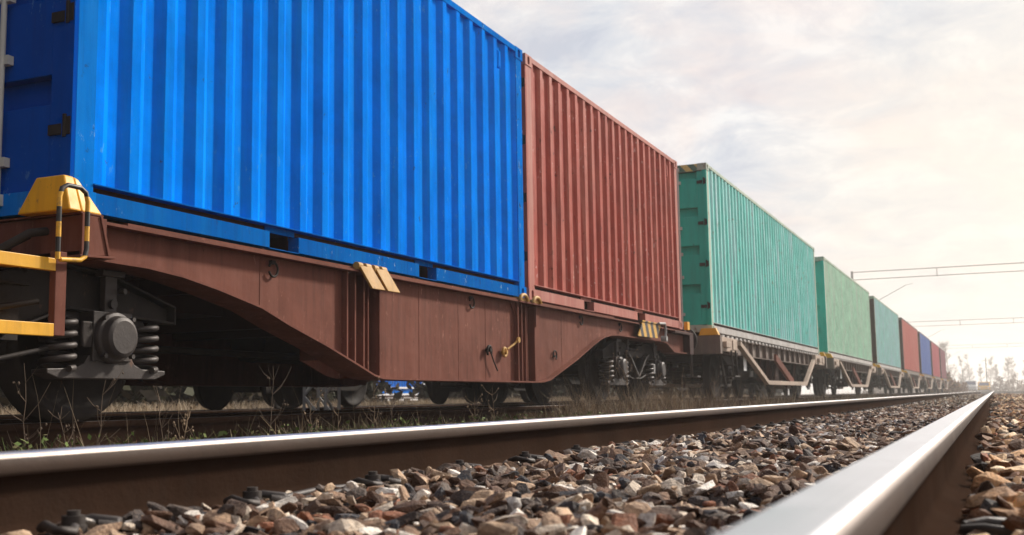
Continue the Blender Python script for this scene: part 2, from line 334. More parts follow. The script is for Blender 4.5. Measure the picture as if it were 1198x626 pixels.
def scatter(name, P, S, protos, label=None, pal=PAL, prb=PRB, tilt=.45):
    n = len(P); which = rng.integers(0, len(protos), n); col = pal[rng.choice(len(pal), n, p=prb)]*rng.uniform(.8, 1.2, (n, 1))
    Vs, Fs, Cs = [], [], []; off = 0
    for k, (pv, pf) in enumerate(protos):
        ii = np.where(which == k)[0]
        if not len(ii): continue
        a = rng.uniform(0, 2*np.pi, len(ii)); tx = rng.normal(0, tilt, len(ii)); ty = rng.normal(0, tilt, len(ii))
        ca, sa = np.cos(a), np.sin(a); Z = np.zeros_like(a); O = np.ones_like(a)
        Rz = np.array([[ca, -sa, Z], [sa, ca, Z], [Z, Z, O]]).transpose(2, 0, 1)
        Rx = np.array([[O, Z, Z], [Z, np.cos(tx), -np.sin(tx)], [Z, np.sin(tx), np.cos(tx)]]).transpose(2, 0, 1)
        Ry = np.array([[np.cos(ty), Z, np.sin(ty)], [Z, O, Z], [-np.sin(ty), Z, np.cos(ty)]]).transpose(2, 0, 1)
        V = np.einsum('nij,vj->nvi', Rz@Rx@Ry, pv)*S[ii][:, None, None]+P[ii][:, None, :]
        Fk = pf[None]+(np.arange(len(ii))*len(pv))[:, None, None]+off
        Vs.append(V.reshape(-1, 3)); Fs.append(Fk.reshape(-1, 3)); Cs.append(np.repeat(col[ii], len(pv), 0)); off += V.shape[0]*V.shape[1]
    o = np_mesh(name, np.concatenate(Vs), np.concatenate(Fs), [STONE], col=np.concatenate(Cs)); return o
def cpick(pal, n): pal = np.array(pal); return pal[rng.integers(0, len(pal), n)]*rng.uniform(.75, 1.25, (n, 1))
HN = hulls(22, 36); HF = hulls(8, 10)
SLEEP_Y = [1.53+.52*i for i in range(66)]
def field(x0, x1, y0, y1, sp, smin, smax, layers=2, zoff=0.):
    P, S = [], []
    for L in range(layers):
        xs = np.arange(x0, x1, sp); ys = np.arange(y0, y1, sp); X, Y = np.meshgrid(xs, ys); X = X.ravel()+rng.uniform(-.5, .5, X.size)*sp*1.1; Y = Y.ravel()+rng.uniform(-.5, .5, Y.size)*sp*1.1
        s = rng.uniform(smin, smax, X.size)*np.where(rng.random(X.size) < .12, 1.35, 1)
        z = bed_z(X, Y)+L*sp*.33+rng.uniform(-.004, .010, X.size)+zoff
        keep = (np.abs(X-(XL0+XL1)/2) > .078) & (np.abs(X-(XR0+XR1)/2) > .080) & (X < x1) & (X > x0)
        for ys in (2.57, 4.65, 5.17, 6.21, 7.25, 9.33): keep &= ~((Y-ys < .115) & (Y-ys > (-.30 if ys in (5.17, 6.21) else -.115)) & (X > -1.35-.2*np.sin(ys)) & (X < -.3) & (rng.random(X.size) < .93))
        if L > 0:  # thin top layer over the sleepers
            ph = np.abs(((Y-SLEEP_Y[0]+.26) % .52)-.26); on = (ph < .10)
            keep &= (~on) | (rng.random(X.size) < .45)
            keep &= rng.random(X.size) < .8
        P.append(np.c_[X, Y, z][keep]); S.append(s[keep])
    return np.concatenate(P), np.concatenate(S)
parts = [field(-1.6, -.17, 1.2, 7, .044, .018, .042, 3), field(-1.6, -.17, 7, 15, .050, .021, .040, 2)]
P = np.concatenate([p[0] for p in parts]); S = np.concatenate([p[1] for p in parts])
tag(scatter('ballast_gravel', P, S, HN), kind='stuff')
P, S = field(-1.6, -.17, 1.2, 8, .020, .005, .011, 1, .002)
P[:, 2] += rng.random(len(P))*.030; tag(scatter('fine_gravel', P, S, HF), kind='stuff')
parts = [field(-1.6, -.17, 15, 34, .060, .028, .044, 2), field(-1.6, -.17, 34, 80, .12, .05, .08, 1, .01)]
P = np.concatenate([p[0] for p in parts]); S = np.concatenate([p[1] for p in parts])
tag(scatter('ballast_gravel', P, S, HF), kind='stuff')
parts = [field(-.09, 1.1, .5, 7, .055, .026, .050, 3, .018), field(-.09, 2.2, 7, 22, .065, .03, .05, 2), field(-.09, 3.0, 22, 80, .14, .05, .085, 1, .01)]
P = np.concatenate([p[0] for p in parts]); S = np.concatenate([p[1] for p in parts])
WARMLIT = PAL*np.array([1.25, 1.05, .80]); tag(scatter('ballast_gravel', P, S, HN, pal=WARMLIT), kind='stuff')  # warm light on this side is tinted into the stone colours
parts = [field(-2.5, -1.72, 1.5, 20, .06, .025, .04, 2), field(-7.6, -3.6, 3.0, 22, .075, .03, .05, 1, .012), field(-7.6, -3.6, 22, 60, .16, .06, .09, 1, .01), field(-12.6, -9.4, 4, 30, .14, .05, .08, 1, .01)]
P = np.concatenate([p[0] for p in parts]); S = np.concatenate([p[1] for p in parts])
tag(scatter('ballast_gravel', P, S, HF), kind='stuff')

# ------------------------------------------------------------------ rails
def rail(name, xc, y0, y1, zt, label, group=None):
    """rail head 70 mm wide centred on xc, top at zt"""
    h = [(-.026,0),(.026,0),(.0325,-.003),(.0355,-.010),(.0365,-.034),(.030,-.041),(.011,-.050),(.0085,-.062),(.0085,-.125),(.013,-.142),(.04,-.155),(.075,-.163),(.075,-.174),
         (-.075,-.174),(-.075,-.163),(-.04,-.155),(-.013,-.142),(-.0085,-.125),(-.0085,-.062),(-.011,-.050),(-.030,-.041),(-.0365,-.034),(-.0355,-.010),(-.0325,-.003)]
    mb = MB(); n = len(h); ys = [y0, y1]
    vs = [(xc+a, y, zt+b) for y in ys for a, b in h]
    fs = [(i, (i+1) % n, (i+1) % n+n, i+n) for i in range(n)]
    mb.add(vs, fs, 0, True); mb.add(vs[:n], [tuple(range(n))], 0); mb.add(vs[n:], [tuple(range(n))[::-1]], 0)
    for k in (n-2, n-1, 0, 1, 2): mb.m[k] = 1
    for k in (0, 12, 13): mb.s[k] = False
    for k in (3, 4, n-3, n-4): mb.m[k] = 2
    for k in (2, n-2): mb.m[k] = 3
    o = mb.build(name, [RUSTR, POL if xc > -3 else RAILD, RUSTH if xc > -3 else RUSTR, POLE if xc > -3 else RUSTR])
    return tag(o, label, 'rail', group)
xl, xr = (XL0+XL1)/2, (XR0+XR1)/2
rail('rail', xl, -3, 400, 0, 'shiny topped rusty rail with the thick dark cable lying against its foot')
rail('rail', xr, -.5, 400, 0, 'out-of-focus bright topped rail nearest the viewer, with broad white running surface')
rail('rail', XC+.7525, -3, 400, -.010, 'dark rail under the near wheels of the container train')
rail('rail', XC-.7525, -3, 400, -.010, 'dark rail under the far wheels of the container train')
XC2 = -11.1
for s in (1, -1): rail('rail', XC2+.7525*s, -3, 200, -.03, 'dark rail under the %s wheels of the train beyond' % ('near' if s > 0 else 'far'))

# sleepers (timber, near track) with base plates, bolts and clips as parts
def sleeper0(yc):
    t = empty('timber_sleeper', ((xl+xr)/2, yc, -.176), 'tarred timber sleeper half buried in brown ballast between the near rails', 'sleeper', 'timber sleepers of the near track')
    MB().box(-1.28, 1.28, -.125, .125, -.14, -.004).build('timber', WOOD, t, .008)
    for s, xx in ((-1, xl-(xl+xr)/2), (1, xr-(xl+xr)/2)):
        pl = MB().box(xx-.175, xx+.175, -.08, .08, -.002, .012).build('base_plate', IRON, t, .003)
        for q in (-1, 1):
            b = MB(); bx = xx+q*.112
            b.box(bx-.038, bx+.022 if q > 0 else bx+.038, -.045, .045, .012, .026)
            b.cyl((bx, 0, .012), (bx, 0, .036), .024, n=16); b.cyl((bx, 0, .036), (bx, 0, .050), .021, n=6)
            b.cyl((bx, 0, .05), (bx, 0, .057), .012, n=12)
            b.v = [(v[0], v[1], v[2]*(.55 if s > 0 else 1.25)) for v in b.v]
            b.build('clamp_bolt', IRONL, pl)
            c = MB()
            for dy in (-1, 1):
                pts = [(bx-q*.045, dy*.030, .028), (bx-q*.01, dy*.055, .034), (bx+q*.035, dy*.075, .03), (bx+q*.05, dy*.05, .028), (bx+q*.03, dy*.028, .03)]
                c.tube([(p_[0], p_[1], p_[2]*(1.5 if s < 0 else 1)) for p_ in pts], .009, 0, 8)
            c.build('spring_clip', IRONL, pl)
    return t
s0 = sleeper0(SLEEP_Y[0])
for y in SLEEP_Y[1:48]: dup(s0, None, (s0.location.x, y, s0.location.z-(.018 if y > 4.5 else 0)))
cs = tag(MB().hexa([(XC-1.3, -.15, -.36), (XC+1.3, -.15, -.36), (XC+1.3, .15, -.36), (XC-1.3, .15, -.36)], [(XC-1.28, -.10, -.186), (XC+1.28, -.10, -.186), (XC+1.28, .10, -.186), (XC-1.28, .10, -.186)]).build('concrete_sleeper', CONC, None, .01), 'grey concrete sleeper under the container train', 'sleeper', 'concrete sleepers under the container train')
cs.location.y = 3.5
for i in range(1, 40):
    c = cs.copy(); C.objects.link(c); c.location.y = 3.5+.62*i
# rail joint cable lying along the foot of the left rail
tag(MB().tube([(XL1+.045, 2.12, -.158), (XL1+.055, 2.2, -.142), (XL1+.05, 2.35, -.136), (XL1+.052, 2.5, -.14), (XL1+.045, 2.6, -.155)], .009).tube([(XL1+.07, 2.14, -.165), (XL1+.085, 2.25, -.150), (XL1+.08, 2.4, -.146), (XL1+.07, 2.55, -.16)], .010).build('bond_cable', IRONL), 'thick dark cable lying against the foot of a rusty rail beside the ballast', 'cable')

# ------------------------------------------------------------------ containers
def corrug(mb, x, y0, y1, z0, z1, depth, sgn, m=0, pitch=.278):
    """corrugated sheet in the plane x (outer face), profile along y; sgn=+1 outer side is +x"""
    n = max(1, round((y1-y0)/pitch)); p = (y1-y0)/n; k = p/.278
    pts = []
    for i in range(n):
        a = y0+i*p; pts += [(a, 0), (a+.072*k, 0), (a+.140*k, depth), (a+.210*k, depth)]
    pts.append((y1, 0))
    vs = []
    for (y, d) in pts: vs += [(x-sgn*d, y, z0), (x-sgn*d, y, z1)]
    mb.add(vs, [(2*i, 2*i+2, 2*i+3, 2*i+1) for i in range(len(pts)-1)], m)
def corrug_x(mb, y, x0, x1, z0, z1, depth, sgn, m=0):
    n = max(1, round((x1-x0)/.25)); p = (x1-x0)/n; pts = []
    for i in range(n):
        a = x0+i*p; pts += [(a, 0), (a+.3*p, 0), (a+.5*p, depth), (a+.8*p, depth)]
    pts.append((x1, 0)); vs = []
    for (xx, d) in pts: vs += [(xx, y-sgn*d, z0), (xx, y-sgn*d, z1)]
    mb.add(vs, [(2*i, 2*i+2, 2*i+3, 2*i+1) for i in range(len(pts)-1)], m)
def casting(mb, sx, y, z, L=.178, W=.162, H=.118, x=1.219):
    """corner casting with an oval hole in its side face. y,z = low corner"""
    xo = sx*x; xi = sx*(x-W); n = 16
    cy, cz = y+L/2, z+H/2; outer = []; inner = []
    for k in range(n):
        a = 2*math.pi*(k+.5)/n; c, s = math.cos(a), math.sin(a)
        t = min((L/2)/max(1e-6, abs(c)), (H/2)/max(1e-6, abs(s))); outer.append((cy+c*t, cz+s*t))
        inner.append((cy+.030*c, cz+(.022 if s > 0 else -.022)+.022*s))
    # snap nearest ones to corners
    for cc in ((1, 1), (-1, 1), (-1, -1), (1, -1)):
        P_ = (cy+cc[0]*L/2, cz+cc[1]*H/2); j = min(range(n), key=lambda q: (outer[q][0]-P_[0])**2+(outer[q][1]-P_[1])**2); outer[j] = P_
    vs = [(xo, *q) for q in outer]+[(xo, *q) for q in inner]+[(xo-sx*.035, *q) for q in inner]+[(xi, *q) for q in outer]
    fs = [(k, (k+1) % n, n+(k+1) % n, n+k) for k in range(n)]+[(n+k, n+(k+1) % n, 2*n+(k+1) % n, 2*n+k) for k in range(n)]+[(k, (k+1) % n, 3*n+(k+1) % n, 3*n+k) for k in range(n)]
    fs.append(tuple(range(3*n, 4*n)))
    mb.add(vs, fs, 0); mb.add([vs[2*n+k] for k in range(n)], [tuple(range(n))], 1)  # black cap stands in for the shade deep in the hole
def container(name, Y0, z0, L, H, side, frame, door, label, pockets=None, lower=None, castm=None, header=None, door_front=True, roofm=None, detail=2, depth=.036, railm=None, postm=None):
    t = empty(name, (XC, Y0, z0), label, 'container', 'containers on the train')
    W = 1.219; PO = .165
    side_in = .006
    # near & far corrugated walls
    for s in (1, -1):
        mb = MB(); corrug(mb, s*(W-side_in), PO-.01, L-PO+.01, .165, H-.055, depth, s); mb.build('side_wall', side, t)
    mb = MB(); mb.box(-W+.02, W-.02, .06, L-.06, H-.035, H-.018)
    k = 0.2
    while k < L-.3: mb.box(-W+.12, W-.12, k, k+.10, H-.018, H-.004); k += .21
    mb.build('roof', roofm or ROOF, t)
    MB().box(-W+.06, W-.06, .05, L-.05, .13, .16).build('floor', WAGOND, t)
    # rails and posts
    mb = MB()
    for s in (1, -1):
        xo = s*W
        mb.box(xo, xo-s*.06, .178, L-.178, H-.060, H-.002)
        for y in (0.0, L-PO):
            mb.box(xo-s*.004, xo-s*.10, y+(.03 if y == 0 else 0), y+PO-(0 if y == 0 else .03), .118, H-.118)
            if y: mb.box(xo-s*.012, xo-s*.16, y+PO-.06, y+PO-.004, .118, H-.118)
    for y in (.004, L-.064):
        mb.box(-W+.162, W-.162, y, y+.06, H-.125, H-.004); mb.box(-W+.162, W-.162, y, y+.06, .004, .125)
    mb.build('frame', frame, t, .003 if detail > 1 else 0)
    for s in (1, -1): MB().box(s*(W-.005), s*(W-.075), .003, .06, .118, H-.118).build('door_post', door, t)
    # bottom side rails with fork pockets
    pk = pockets or []
    for s in (1, -1):
        mb = MB(); xo = s*W; segs = []; a = .178
        for (p0, p1) in pk: segs.append((a, p0)); a = p1
        segs.append((a, L-.178))
        mb.box(xo+s*.006, xo-s*.095, .162, L-.162, .158, .166)
        for (a, b_) in segs:
            mb.box(xo-s*.085, xo-s*.095, a, b_, .10, .158); mb.box(xo-s*.004, xo-s*.09, a, b_, .010, .118)
        for (p0, p1) in pk: mb.box(xo-s*.04, xo-s*.05, p0, p1, .118, .158); mb.box(xo-s*.002, xo-s*.05, p0-.001, p1+.001, .004, .010)
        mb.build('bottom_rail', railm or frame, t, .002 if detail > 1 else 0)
    if pk:
        for (p0, p1) in pk:
            MB().box(-W+.06, W-.06, p0-.008, p1+.008, .006, .012).box(-W+.06, W-.06, p0-.008, p0-.002, .012, .13).box(-W+.06, W-.06, p1+.002, p1+.008, .012, .13).build('fork_pocket', WAGOND, t)
    for s in (1, -1):
        for y in (0, L-.178):
            for z in (0, H-.118):
                mb = MB(); casting(mb, s, y, z, x=W+.003); mb.build('corner_casting', [castm or frame, BLACK], t, 0)
    # front end wall (plain corrugated) and door end
    fe = MB(); corrug_x(fe, L-.03, -W+.1, W-.1, .12, H-.12, .04, 1); fe.build('end_wall', side, t)
    if door_front:
        for s in (1, -1):
            d = MB(); x0, x1 = (.012, W-.075); z0_, z1_ = .13, H-.13
            def bx(a, b_, c, e, ya, yb, m=0):
                xs = sorted((s*a, s*b_)); d.box(xs[0], xs[1], ya, yb, c, e, m)
            # frame of the leaf and pressed panels with recessed bands
            bx(x0, x0+.09, z0_, z1_, .022, .07); bx(x1-.10, x1, z0_, z1_, .022, .07)
            nb = 4; hz = (z1_-z0_)/nb
            for i in range(nb):
                za = z0_+i*hz
                bx(x0+.09, x1-.10, za+(.03 if i else 0), za+hz-.13, .028, .10)
                bx(x0+.09, x1-.10, za+hz-.13, za+hz+.03 if i < nb-1 else za+hz, .092, .10)
            leaf = d.build('door', door, t, .004 if detail > 1 else 0)
            for i in range(4):
                h = MB(); z = z0_+.28+i*(z1_-z0_-.5)/3
                xs = sorted((s*(x1-.10), s*(x1+.02))); h.box(xs[0], xs[1], .008, .026, z, z+.055)
                h.cyl((s*(x1+.022), .004, z-.02), (s*(x1+.022), .004, z+.10), .013, n=10)
                h.box(*sorted((s*(x1+.02), s*(x1+.062))), -.002, .03, z-.01, z+.085)
                h.build('hinge', IRON if detail > 1 else door, leaf)
            for xx in (.22, .72):
                r_ = MB(); r_.cyl((s*xx, -.012, z0_-.06), (s*xx, -.012, z1_+.06), .016, n=10)
                for zz in (.06, .30, .45, .62, .92):
                    z = z0_+zz*(z1_-z0_); r_.box(s*xx-.045, s*xx+.045, -.016, .024, z, z+.05)
                r_.box(s*xx-.03, s*xx+.03, -.03, .02, z1_+.01, z1_+.07); r_.box(s*xx-.03, s*xx+.03, -.03, .02, z0_-.07, z0_-.01)
                r_.build('locking_rod', GALV, leaf)
    if header:
        MB().box(-W+.16, W-.16, -.002, .003, H-.128, H-.006).build('header_plate', header, t)
    if detail:
        for s in (1, -1):
            v = MB(); y = L-.62; v.box(s*(W-.03), s*(W-.002), y, y+.07, H-.34, H-.17); v.box(s*(W-.002), s*(W+.003), y+.015, y+.055, H-.33, H-.18)
            v.build('air_vent', side, t, .006)
    return t
ZC = 1.075
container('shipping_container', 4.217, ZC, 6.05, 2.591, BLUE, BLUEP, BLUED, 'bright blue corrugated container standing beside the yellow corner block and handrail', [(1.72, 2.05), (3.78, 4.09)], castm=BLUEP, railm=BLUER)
container('shipping_container', 10.345, ZC, 6.05, 2.591, RED, REDP, RED, 'rust red corrugated container between the blue container and the first green one', [(1.67, 2.01), (3.76, 4.12)], castm=REDP)
ZG = 1.132
container('shipping_container', 18.33, ZG, 12.43, 2.896, GREEN, GREENP, GREEND, 'tall sea green container with faded corner posts directly behind the rust red one', castm=GREENP, header=STRG, railm=PALE)
specs = [(32.5, 12.6, GREEN2, 'pale green streaked container, second of the three green ones'), (47.0, 12.5, GREEN3, 'aqua green container, last of the green ones, just before the faded red one'),
         (61.7, 13.2, RED2, 'faded red container just behind the last green one'), (76.9, 12.6, BLUE2, 'violet blue container far down the train between two red ones'),
         (91.5, 12.9, RED3, 'crimson container far down the train just behind the violet blue one'), (106.4, 11.6, RED4, 'small looking maroon container at the far end of the train')]
for i, (y, L, m, lab) in enumerate(specs):
    container('shipping_container', y, ZG-.01, L, 2.87, m, GREENP if i < 2 else WAGONG, GREEND if i < 1 else WAGOND, lab, detail=0, railm=PALE if i < 2 else WAGONG, depth=.03 if i < 2 else .025)

# ------------------------------------------------------------------ running gear
WR = .46
def wheelset(mb, y, zr, m=0):
    for s in (1, -1):
        x = s*.7525
        mb.lathe_x([(-.055*s, .47), (-.03*s, WR+.028), (-.02*s, WR), (.075*s, WR-.005), (.08*s, WR-.05), (.05*s, WR-.09), (.03*s, .20), (.06*s, .12), (.09*s, .10)], x, y, zr+WR, m, 48)
    mb.cyl((-.85, y, zr+WR), (.85, y, zr+WR), .08, m, 16)
def coil(mb, x, y, z0, z1, r, tr, turns, m=0):
    n = int(turns*14); mb.tube([(x+r*math.cos(2*math.pi*i*turns/n), y+r*math.sin(2*math.pi*i*turns/n), z0+(z1-z0)*i/n) for i in range(n+1)], tr, m, 7)
def bogie(parent, yc, zr, style=0):
    """two-axle bogie; local coords of parent; x measured from track centre"""
    b = MB()
    for s in (1, -1):
        xs = s*.98
        for q in (1, -1):        # q=+1 outer (+y) axle
            f = lambda a: yc+q*(.9+a)
            # arm of the side frame above the axle box reaching past it
            poly = [(f(-.9), .70), (f(-.62), .78), (f(-.35), .83), (f(.02), .80), (f(.54), .655), (f(.54), .57), (f(.05), .60), (f(-.28), .62), (f(-.55), .50), (f(-.9), .45)]
            b.prism_x([(y, z+zr) for y, z in poly], xs-.012*1, xs+.012)
            for (p0, p1) in (((-.62, .79), (-.35, .84)), ((-.35, .84), (.02, .81)), ((.02, .81), (.56, .662)), ((.54, .57), (.05, .595)), ((.05, .595), (-.28, .61)), ((-.28, .61), (-.60, .49))):
                b.bar((xs+s*.02, f(p0[0]), zr+p0[1]), (xs+s*.02, f(p1[0]), zr+p1[1]), .10, .014)
            b.bar((xs+s*.02, f(.545), zr+.56), (xs+s*.02, f(.545), zr+.67), .11, .014)
        b.box(xs-.06, xs+.06, yc-.30, yc+.30, zr+.42, zr+.70)
        b.box(xs-.09, xs+.09, yc-.34, yc+.34, zr+.70, zr+.715)
    b.box(-1.0, 1.0, yc-.18, yc+.18, zr+.46, zr+.74); b.box(-.8, .8, yc-1.35, yc-1.27, zr+.5, zr+.62); b.box(-.8, .8, yc+1.27, yc+1.35, zr+.5, zr+.62)
    b.cyl((0, yc, zr+.72), (0, yc, zr+.88), .22)
    for s in (1, -1):            # side bearers
        b.box(s*.85-.06, s*.85+.06, yc-.12, yc+.12, zr+.715, zr+.86)
    bo = b.build('bogie', IRON, parent, .004)
    for q in (1, -1):
        wm = MB(); wheelset(wm, yc+q*.9, zr); wm.build('wheel_pair', IRON, bo)
    for s in (1, -1):
        xs = s*1.02
        for q in (1, -1):
            ya = yc+q*.9; a = MB()
            # axle box housing
            a.box(xs-.07, xs+.07, ya-.145, ya+.145, zr+.33, zr+.60)
            a.prism_x([(ya-.44, zr+.262), (ya-.36, zr+.235), (ya+.36, zr+.235), (ya+.44, zr+.262), (ya+.44, zr+.285), (ya+.25, zr+.292), (ya+.19, zr+.315), (ya+.158, zr+.36), (ya-.158, zr+.36), (ya-.19, zr+.315), (ya-.25, zr+.292), (ya-.44, zr+.285)], xs-.055, xs+.055)
            a.lathe_x([(0, .142), (s*.085, .142), (s*.10, .135), (s*.102, .118), (s*.145, .112), (s*.155, .09)], xs, ya, zr+WR, 0, 28)
            for k in range(4):
                an = R(45+90*k); a.cyl((xs+s*.10, ya+.145*math.cos(an), zr+WR+.145*math.sin(an)), (xs+s*.125, ya+.145*math.cos(an), zr+WR+.145*math.sin(an)), .014, n=6)
            # tower above the box
            a.box(xs-.02+s*.03, xs+.02+s*.03, ya-.045, ya+.045, zr+.60, zr+.80); a.box(xs-.03+s*.04, xs+.03+s*.04, ya-.085, ya+.085, zr+.795, zr+.83)
            a.cyl((xs+s*.045, ya, zr+.645), (xs+s*.075, ya, zr+.645), .026, n=12); a.cyl((xs+s*.045, ya+.07, zr+.72), (xs+s*.085, ya+.07, zr+.72), .016, n=8)
            # spring hood wings
            a.prism_x([(ya+.145, zr+.60), (ya+.145, zr+.38), (ya+.26, zr+.53), (ya+.36, zr+.545), (ya+.31, zr+.62)], xs-.05, xs-.03)
            a.prism_x([(ya-.145, zr+.60), (ya-.145, zr+.38), (ya-.26, zr+.53), (ya-.36, zr+.545), (ya-.31, zr+.62)], xs-.05, xs-.03)
            a.build('axle_box', IRONL, bo, .005)
            for d in (-1, 1):
                sp = MB(); coil(sp, xs-.01, ya+d*.31, zr+.285, zr+.545, .082, .0185, 4.3); sp.build('coil_spring', IRONL, bo)
            if q: # link with slotted plate
                l = MB(); yy = ya-q*.20 if style == 0 else ya-q*.24
                l.prism_x([(yy-.03, zr+.40), (yy+.03, zr+.40), (yy+.04, zr+.47), (yy+.035, zr+.54), (yy-.035, zr+.54), (yy-.04, zr+.47)], xs+s*.06, xs+s*.085)
                l.build('damper_link', IRONB if style else IRON, bo, .008)
        for q in (1, -1):
            br = MB(); br.tube([(xs-.03, yc+q*.9-.52, zr+.80), (xs-.14, yc+q*.9-.54, zr+.60), (xs-.22, yc+q*.9-.52, zr+.45)], .018, 0, 6)
            br.box(xs-.30, xs-.20, yc+q*.9-.56, yc+q*.9-.47, zr+.32, zr+.60); br.build('brake_block', IRON, bo)
        br = MB(); br.tube([(xs+.01, yc-.55, zr+.40), (xs+.01, yc-.2, zr+.33), (xs+.01, yc+.2, zr+.33), (xs+.01, yc+.55, zr+.40)], .014, 0, 6); br.build('brake_rod', IRON, bo)
        if style:
            l = MB(); pts = [(-.50, .66), (-.36, .62), (0, .36), (.36, .62), (.50, .66)]
            for p0, p1 in zip(pts[:-1], pts[1:]): l.bar((xs+s*.03, yc+p0[0], zr+p0[1]), (xs+s*.03, yc+p1[0], zr+p1[1]), .06, .03)
            l.prism_x([(yc-.34, zr+.62), (yc, zr+.38), (yc+.34, zr+.62)], xs, xs+s*.02)
            for q in (-1, 1): l.tube([(xs+s*.09, yc+q*.62, zr+.86), (xs+s*.09, yc+q*.63, zr+.7), (xs+s*.10, yc+q*.60, zr+.62)], .02)
            l.build('brake_hanger', IRONL, bo)
    return bo

# ------------------------------------------------------------------ brown articulated container wagon
WZ = 1.022                        # underside of the top flange
wa = empty('container_wagon', (XC, 4.2, 0), 'oxide brown fish-bellied container wagon carrying the blue and the rust red containers', 'freight wagon')
def L(y): return y-4.2
XO = -XC+XN+.03                   # local x of outer beam face near side (1.25)
curve = [(4.36,.842),(4.75,.838),(5.05,.815),(5.37,.768),(5.80,.688),(6.11,.592),(6.54,.477),(7.0,.338),(7.20,.275),(7.33,.254),(7.6,.250),(10.45,.246),(10.62,.252),(10.80,.274),(11.13,.368),(11.6,.50),(12.24,.705),(12.45,.765),(12.62,.802),(12.85,.832),(13.14,.847),(14.08,.846),(15.2,.846),(15.35,.835),(15.75,.72),(16.45,.72)]
cy_ = np.array([c[0] for c in curve]); cz_ = np.array([c[1] for c in curve])
def cz(y): return float(np.interp(y, cy_, cz_))
def web(y0, y1, xo, th, s, name='side_beam', mat=WAGON):
    ys = [y0]+[c for c in cy_ if y0 < c < y1]+[y1]
    return MB().prism_x([(L(y), cz(y)) for y in ys]+[(L(y1), WZ), (L(y0), WZ)], s*xo, s*(xo-th))
for s in (1, -1):
    mb = MB()
    for (y0, y1, xo) in ((4.36, 6.87, XO-.055), (6.87, 7.39, XO-.42), (7.39, 10.02, XO-.055), (10.02, 10.54, XO-.42), (10.54, 16.5, XO-.055)):
        q = web(y0, y1, xo, .012, s); mb.add(q.v, q.f, 0)
    # returns at the recesses
    for y in (6.865, 7.385, 10.015, 10.535): mb.box(s*(XO-.056), s*(XO-.43), L(y), L(y)+.012, cz(y), WZ)
    beam = mb.build('side_beam', WAGON, wa, .002)
    # bottom flange following the curve + top flange
    mb = MB(); fl = [(y, z) for y, z in curve]
    for (a, b_) in zip(fl[:-1], fl[1:]):
        mb.hexa([(s*(XO+.012), L(a[0]), a[1]-.014), (s*(XO+.012), L(b_[0]), b_[1]-.014), (s*(XO-.24), L(b_[0]), b_[1]-.014), (s*(XO-.24), L(a[0]), a[1]-.014)],
                [(s*(XO+.012), L(a[0]), a[1]), (s*(XO+.012), L(b_[0]), b_[1]), (s*(XO-.24), L(b_[0]), b_[1]), (s*(XO-.24), L(a[0]), a[1])])
    mb.box(s*(XO+.025), s*(XO-.24), L(4.42), L(16.55), WZ, WZ+.016); mb.box(s*(XO+.005), s*(XO-.03), L(4.6), L(13.0), WZ+.016, WZ+.034)
    mb.build('beam_flange', WAGON, beam)
    # ribs inside the recesses
    for (y0, y1) in ((6.87, 7.39), (10.02, 10.54)):
        mb = MB()
        for f_, dp in ((.22, .03), (.55, .06), (.80, .10)):
            y = y0+(y1-y0)*f_; mb.box(s*(XO-dp), s*(XO-.21), L(y), L(y)+.018, cz(y), WZ)
        mb.box(s*(XO-.008), s*(XO-.06), L(y0-.03), L(y0-.012), cz(y0), WZ)
        mb.build('stiffener', WAGOND if s < 0 else WAGON, beam)  # far-side ribs use the shade-darkened copy of the same paint
    for p in ([(L(10.54), WZ), (L(10.70), WZ), (L(10.54), .80)], [(L(10.02), WZ), (L(9.88), WZ), (L(10.02), .86)]): MB().prism_x(p, s*(XO-.04), s*(XO-.05)).build('gusset', WAGON, beam)
    mb = MB()                      # welded seams
    for y in (5.86, 8.02, 8.75, 9.32, 11.3): mb.box(s*(XO-.055), s*(XO-.0525), L(y), L(y)+.008, cz(y), WZ)
    mb.build('weld_seam', WAGON, beam)
    for y, z in ((5.98, .945), (9.0, .945), (11.9, .95), (13.35, .945), (11.05, .53) if s > 0 else (11.05, .53)):
        mb = MB(); mb.ring_x(s*(XO-.035), L(y), z, .048, .008, 0, 200 if z > .9 else -60, 520 if z > .9 else 200); mb.box(s*(XO-.055), s*(XO-.03), L(y)-.02, L(y)+.02, z+.035 if z > .9 else z-.02, z+.06 if z > .9 else z+.0)
        mb.build('lashing_ring', IRON, beam)
    # valve handles
    mb = MB(); mb.ring_x(s*(XO-.02), L(9.33), .52, .045, .013, 0, -30, 230); mb.tube([(s*(XO-.02), L(9.37), .50), (s*(XO-.015), L(9.42), .42), (s*(XO-.015), L(9.50), .34)], .007); mb.cyl((s*(XO-.06), L(9.33), .53), (s*(XO+.0), L(9.33), .53), .02)
    mb.build('brake_handle', IRON, wa)
    mb = MB(); mb.ring_x(s*(XO-.02), L(9.68), .52, .04, .014); mb.cyl((s*(XO-.06), L(9.68), .52), (s*(XO+.01), L(9.68), .52), .018); mb.tube([(s*(XO-.02), L(9.75), .55), (s*(XO), L(9.86), .60), (s*(XO+.015), L(9.93), .645)], .011); mb.cyl((s*(XO+.01), L(9.93), .645), (s*(XO+.03), L(9.93), .645), .028, n=12)
    mb.build('valve_handle', YELW, wa)
    # hinged yellow flap stops
    mb = MB()
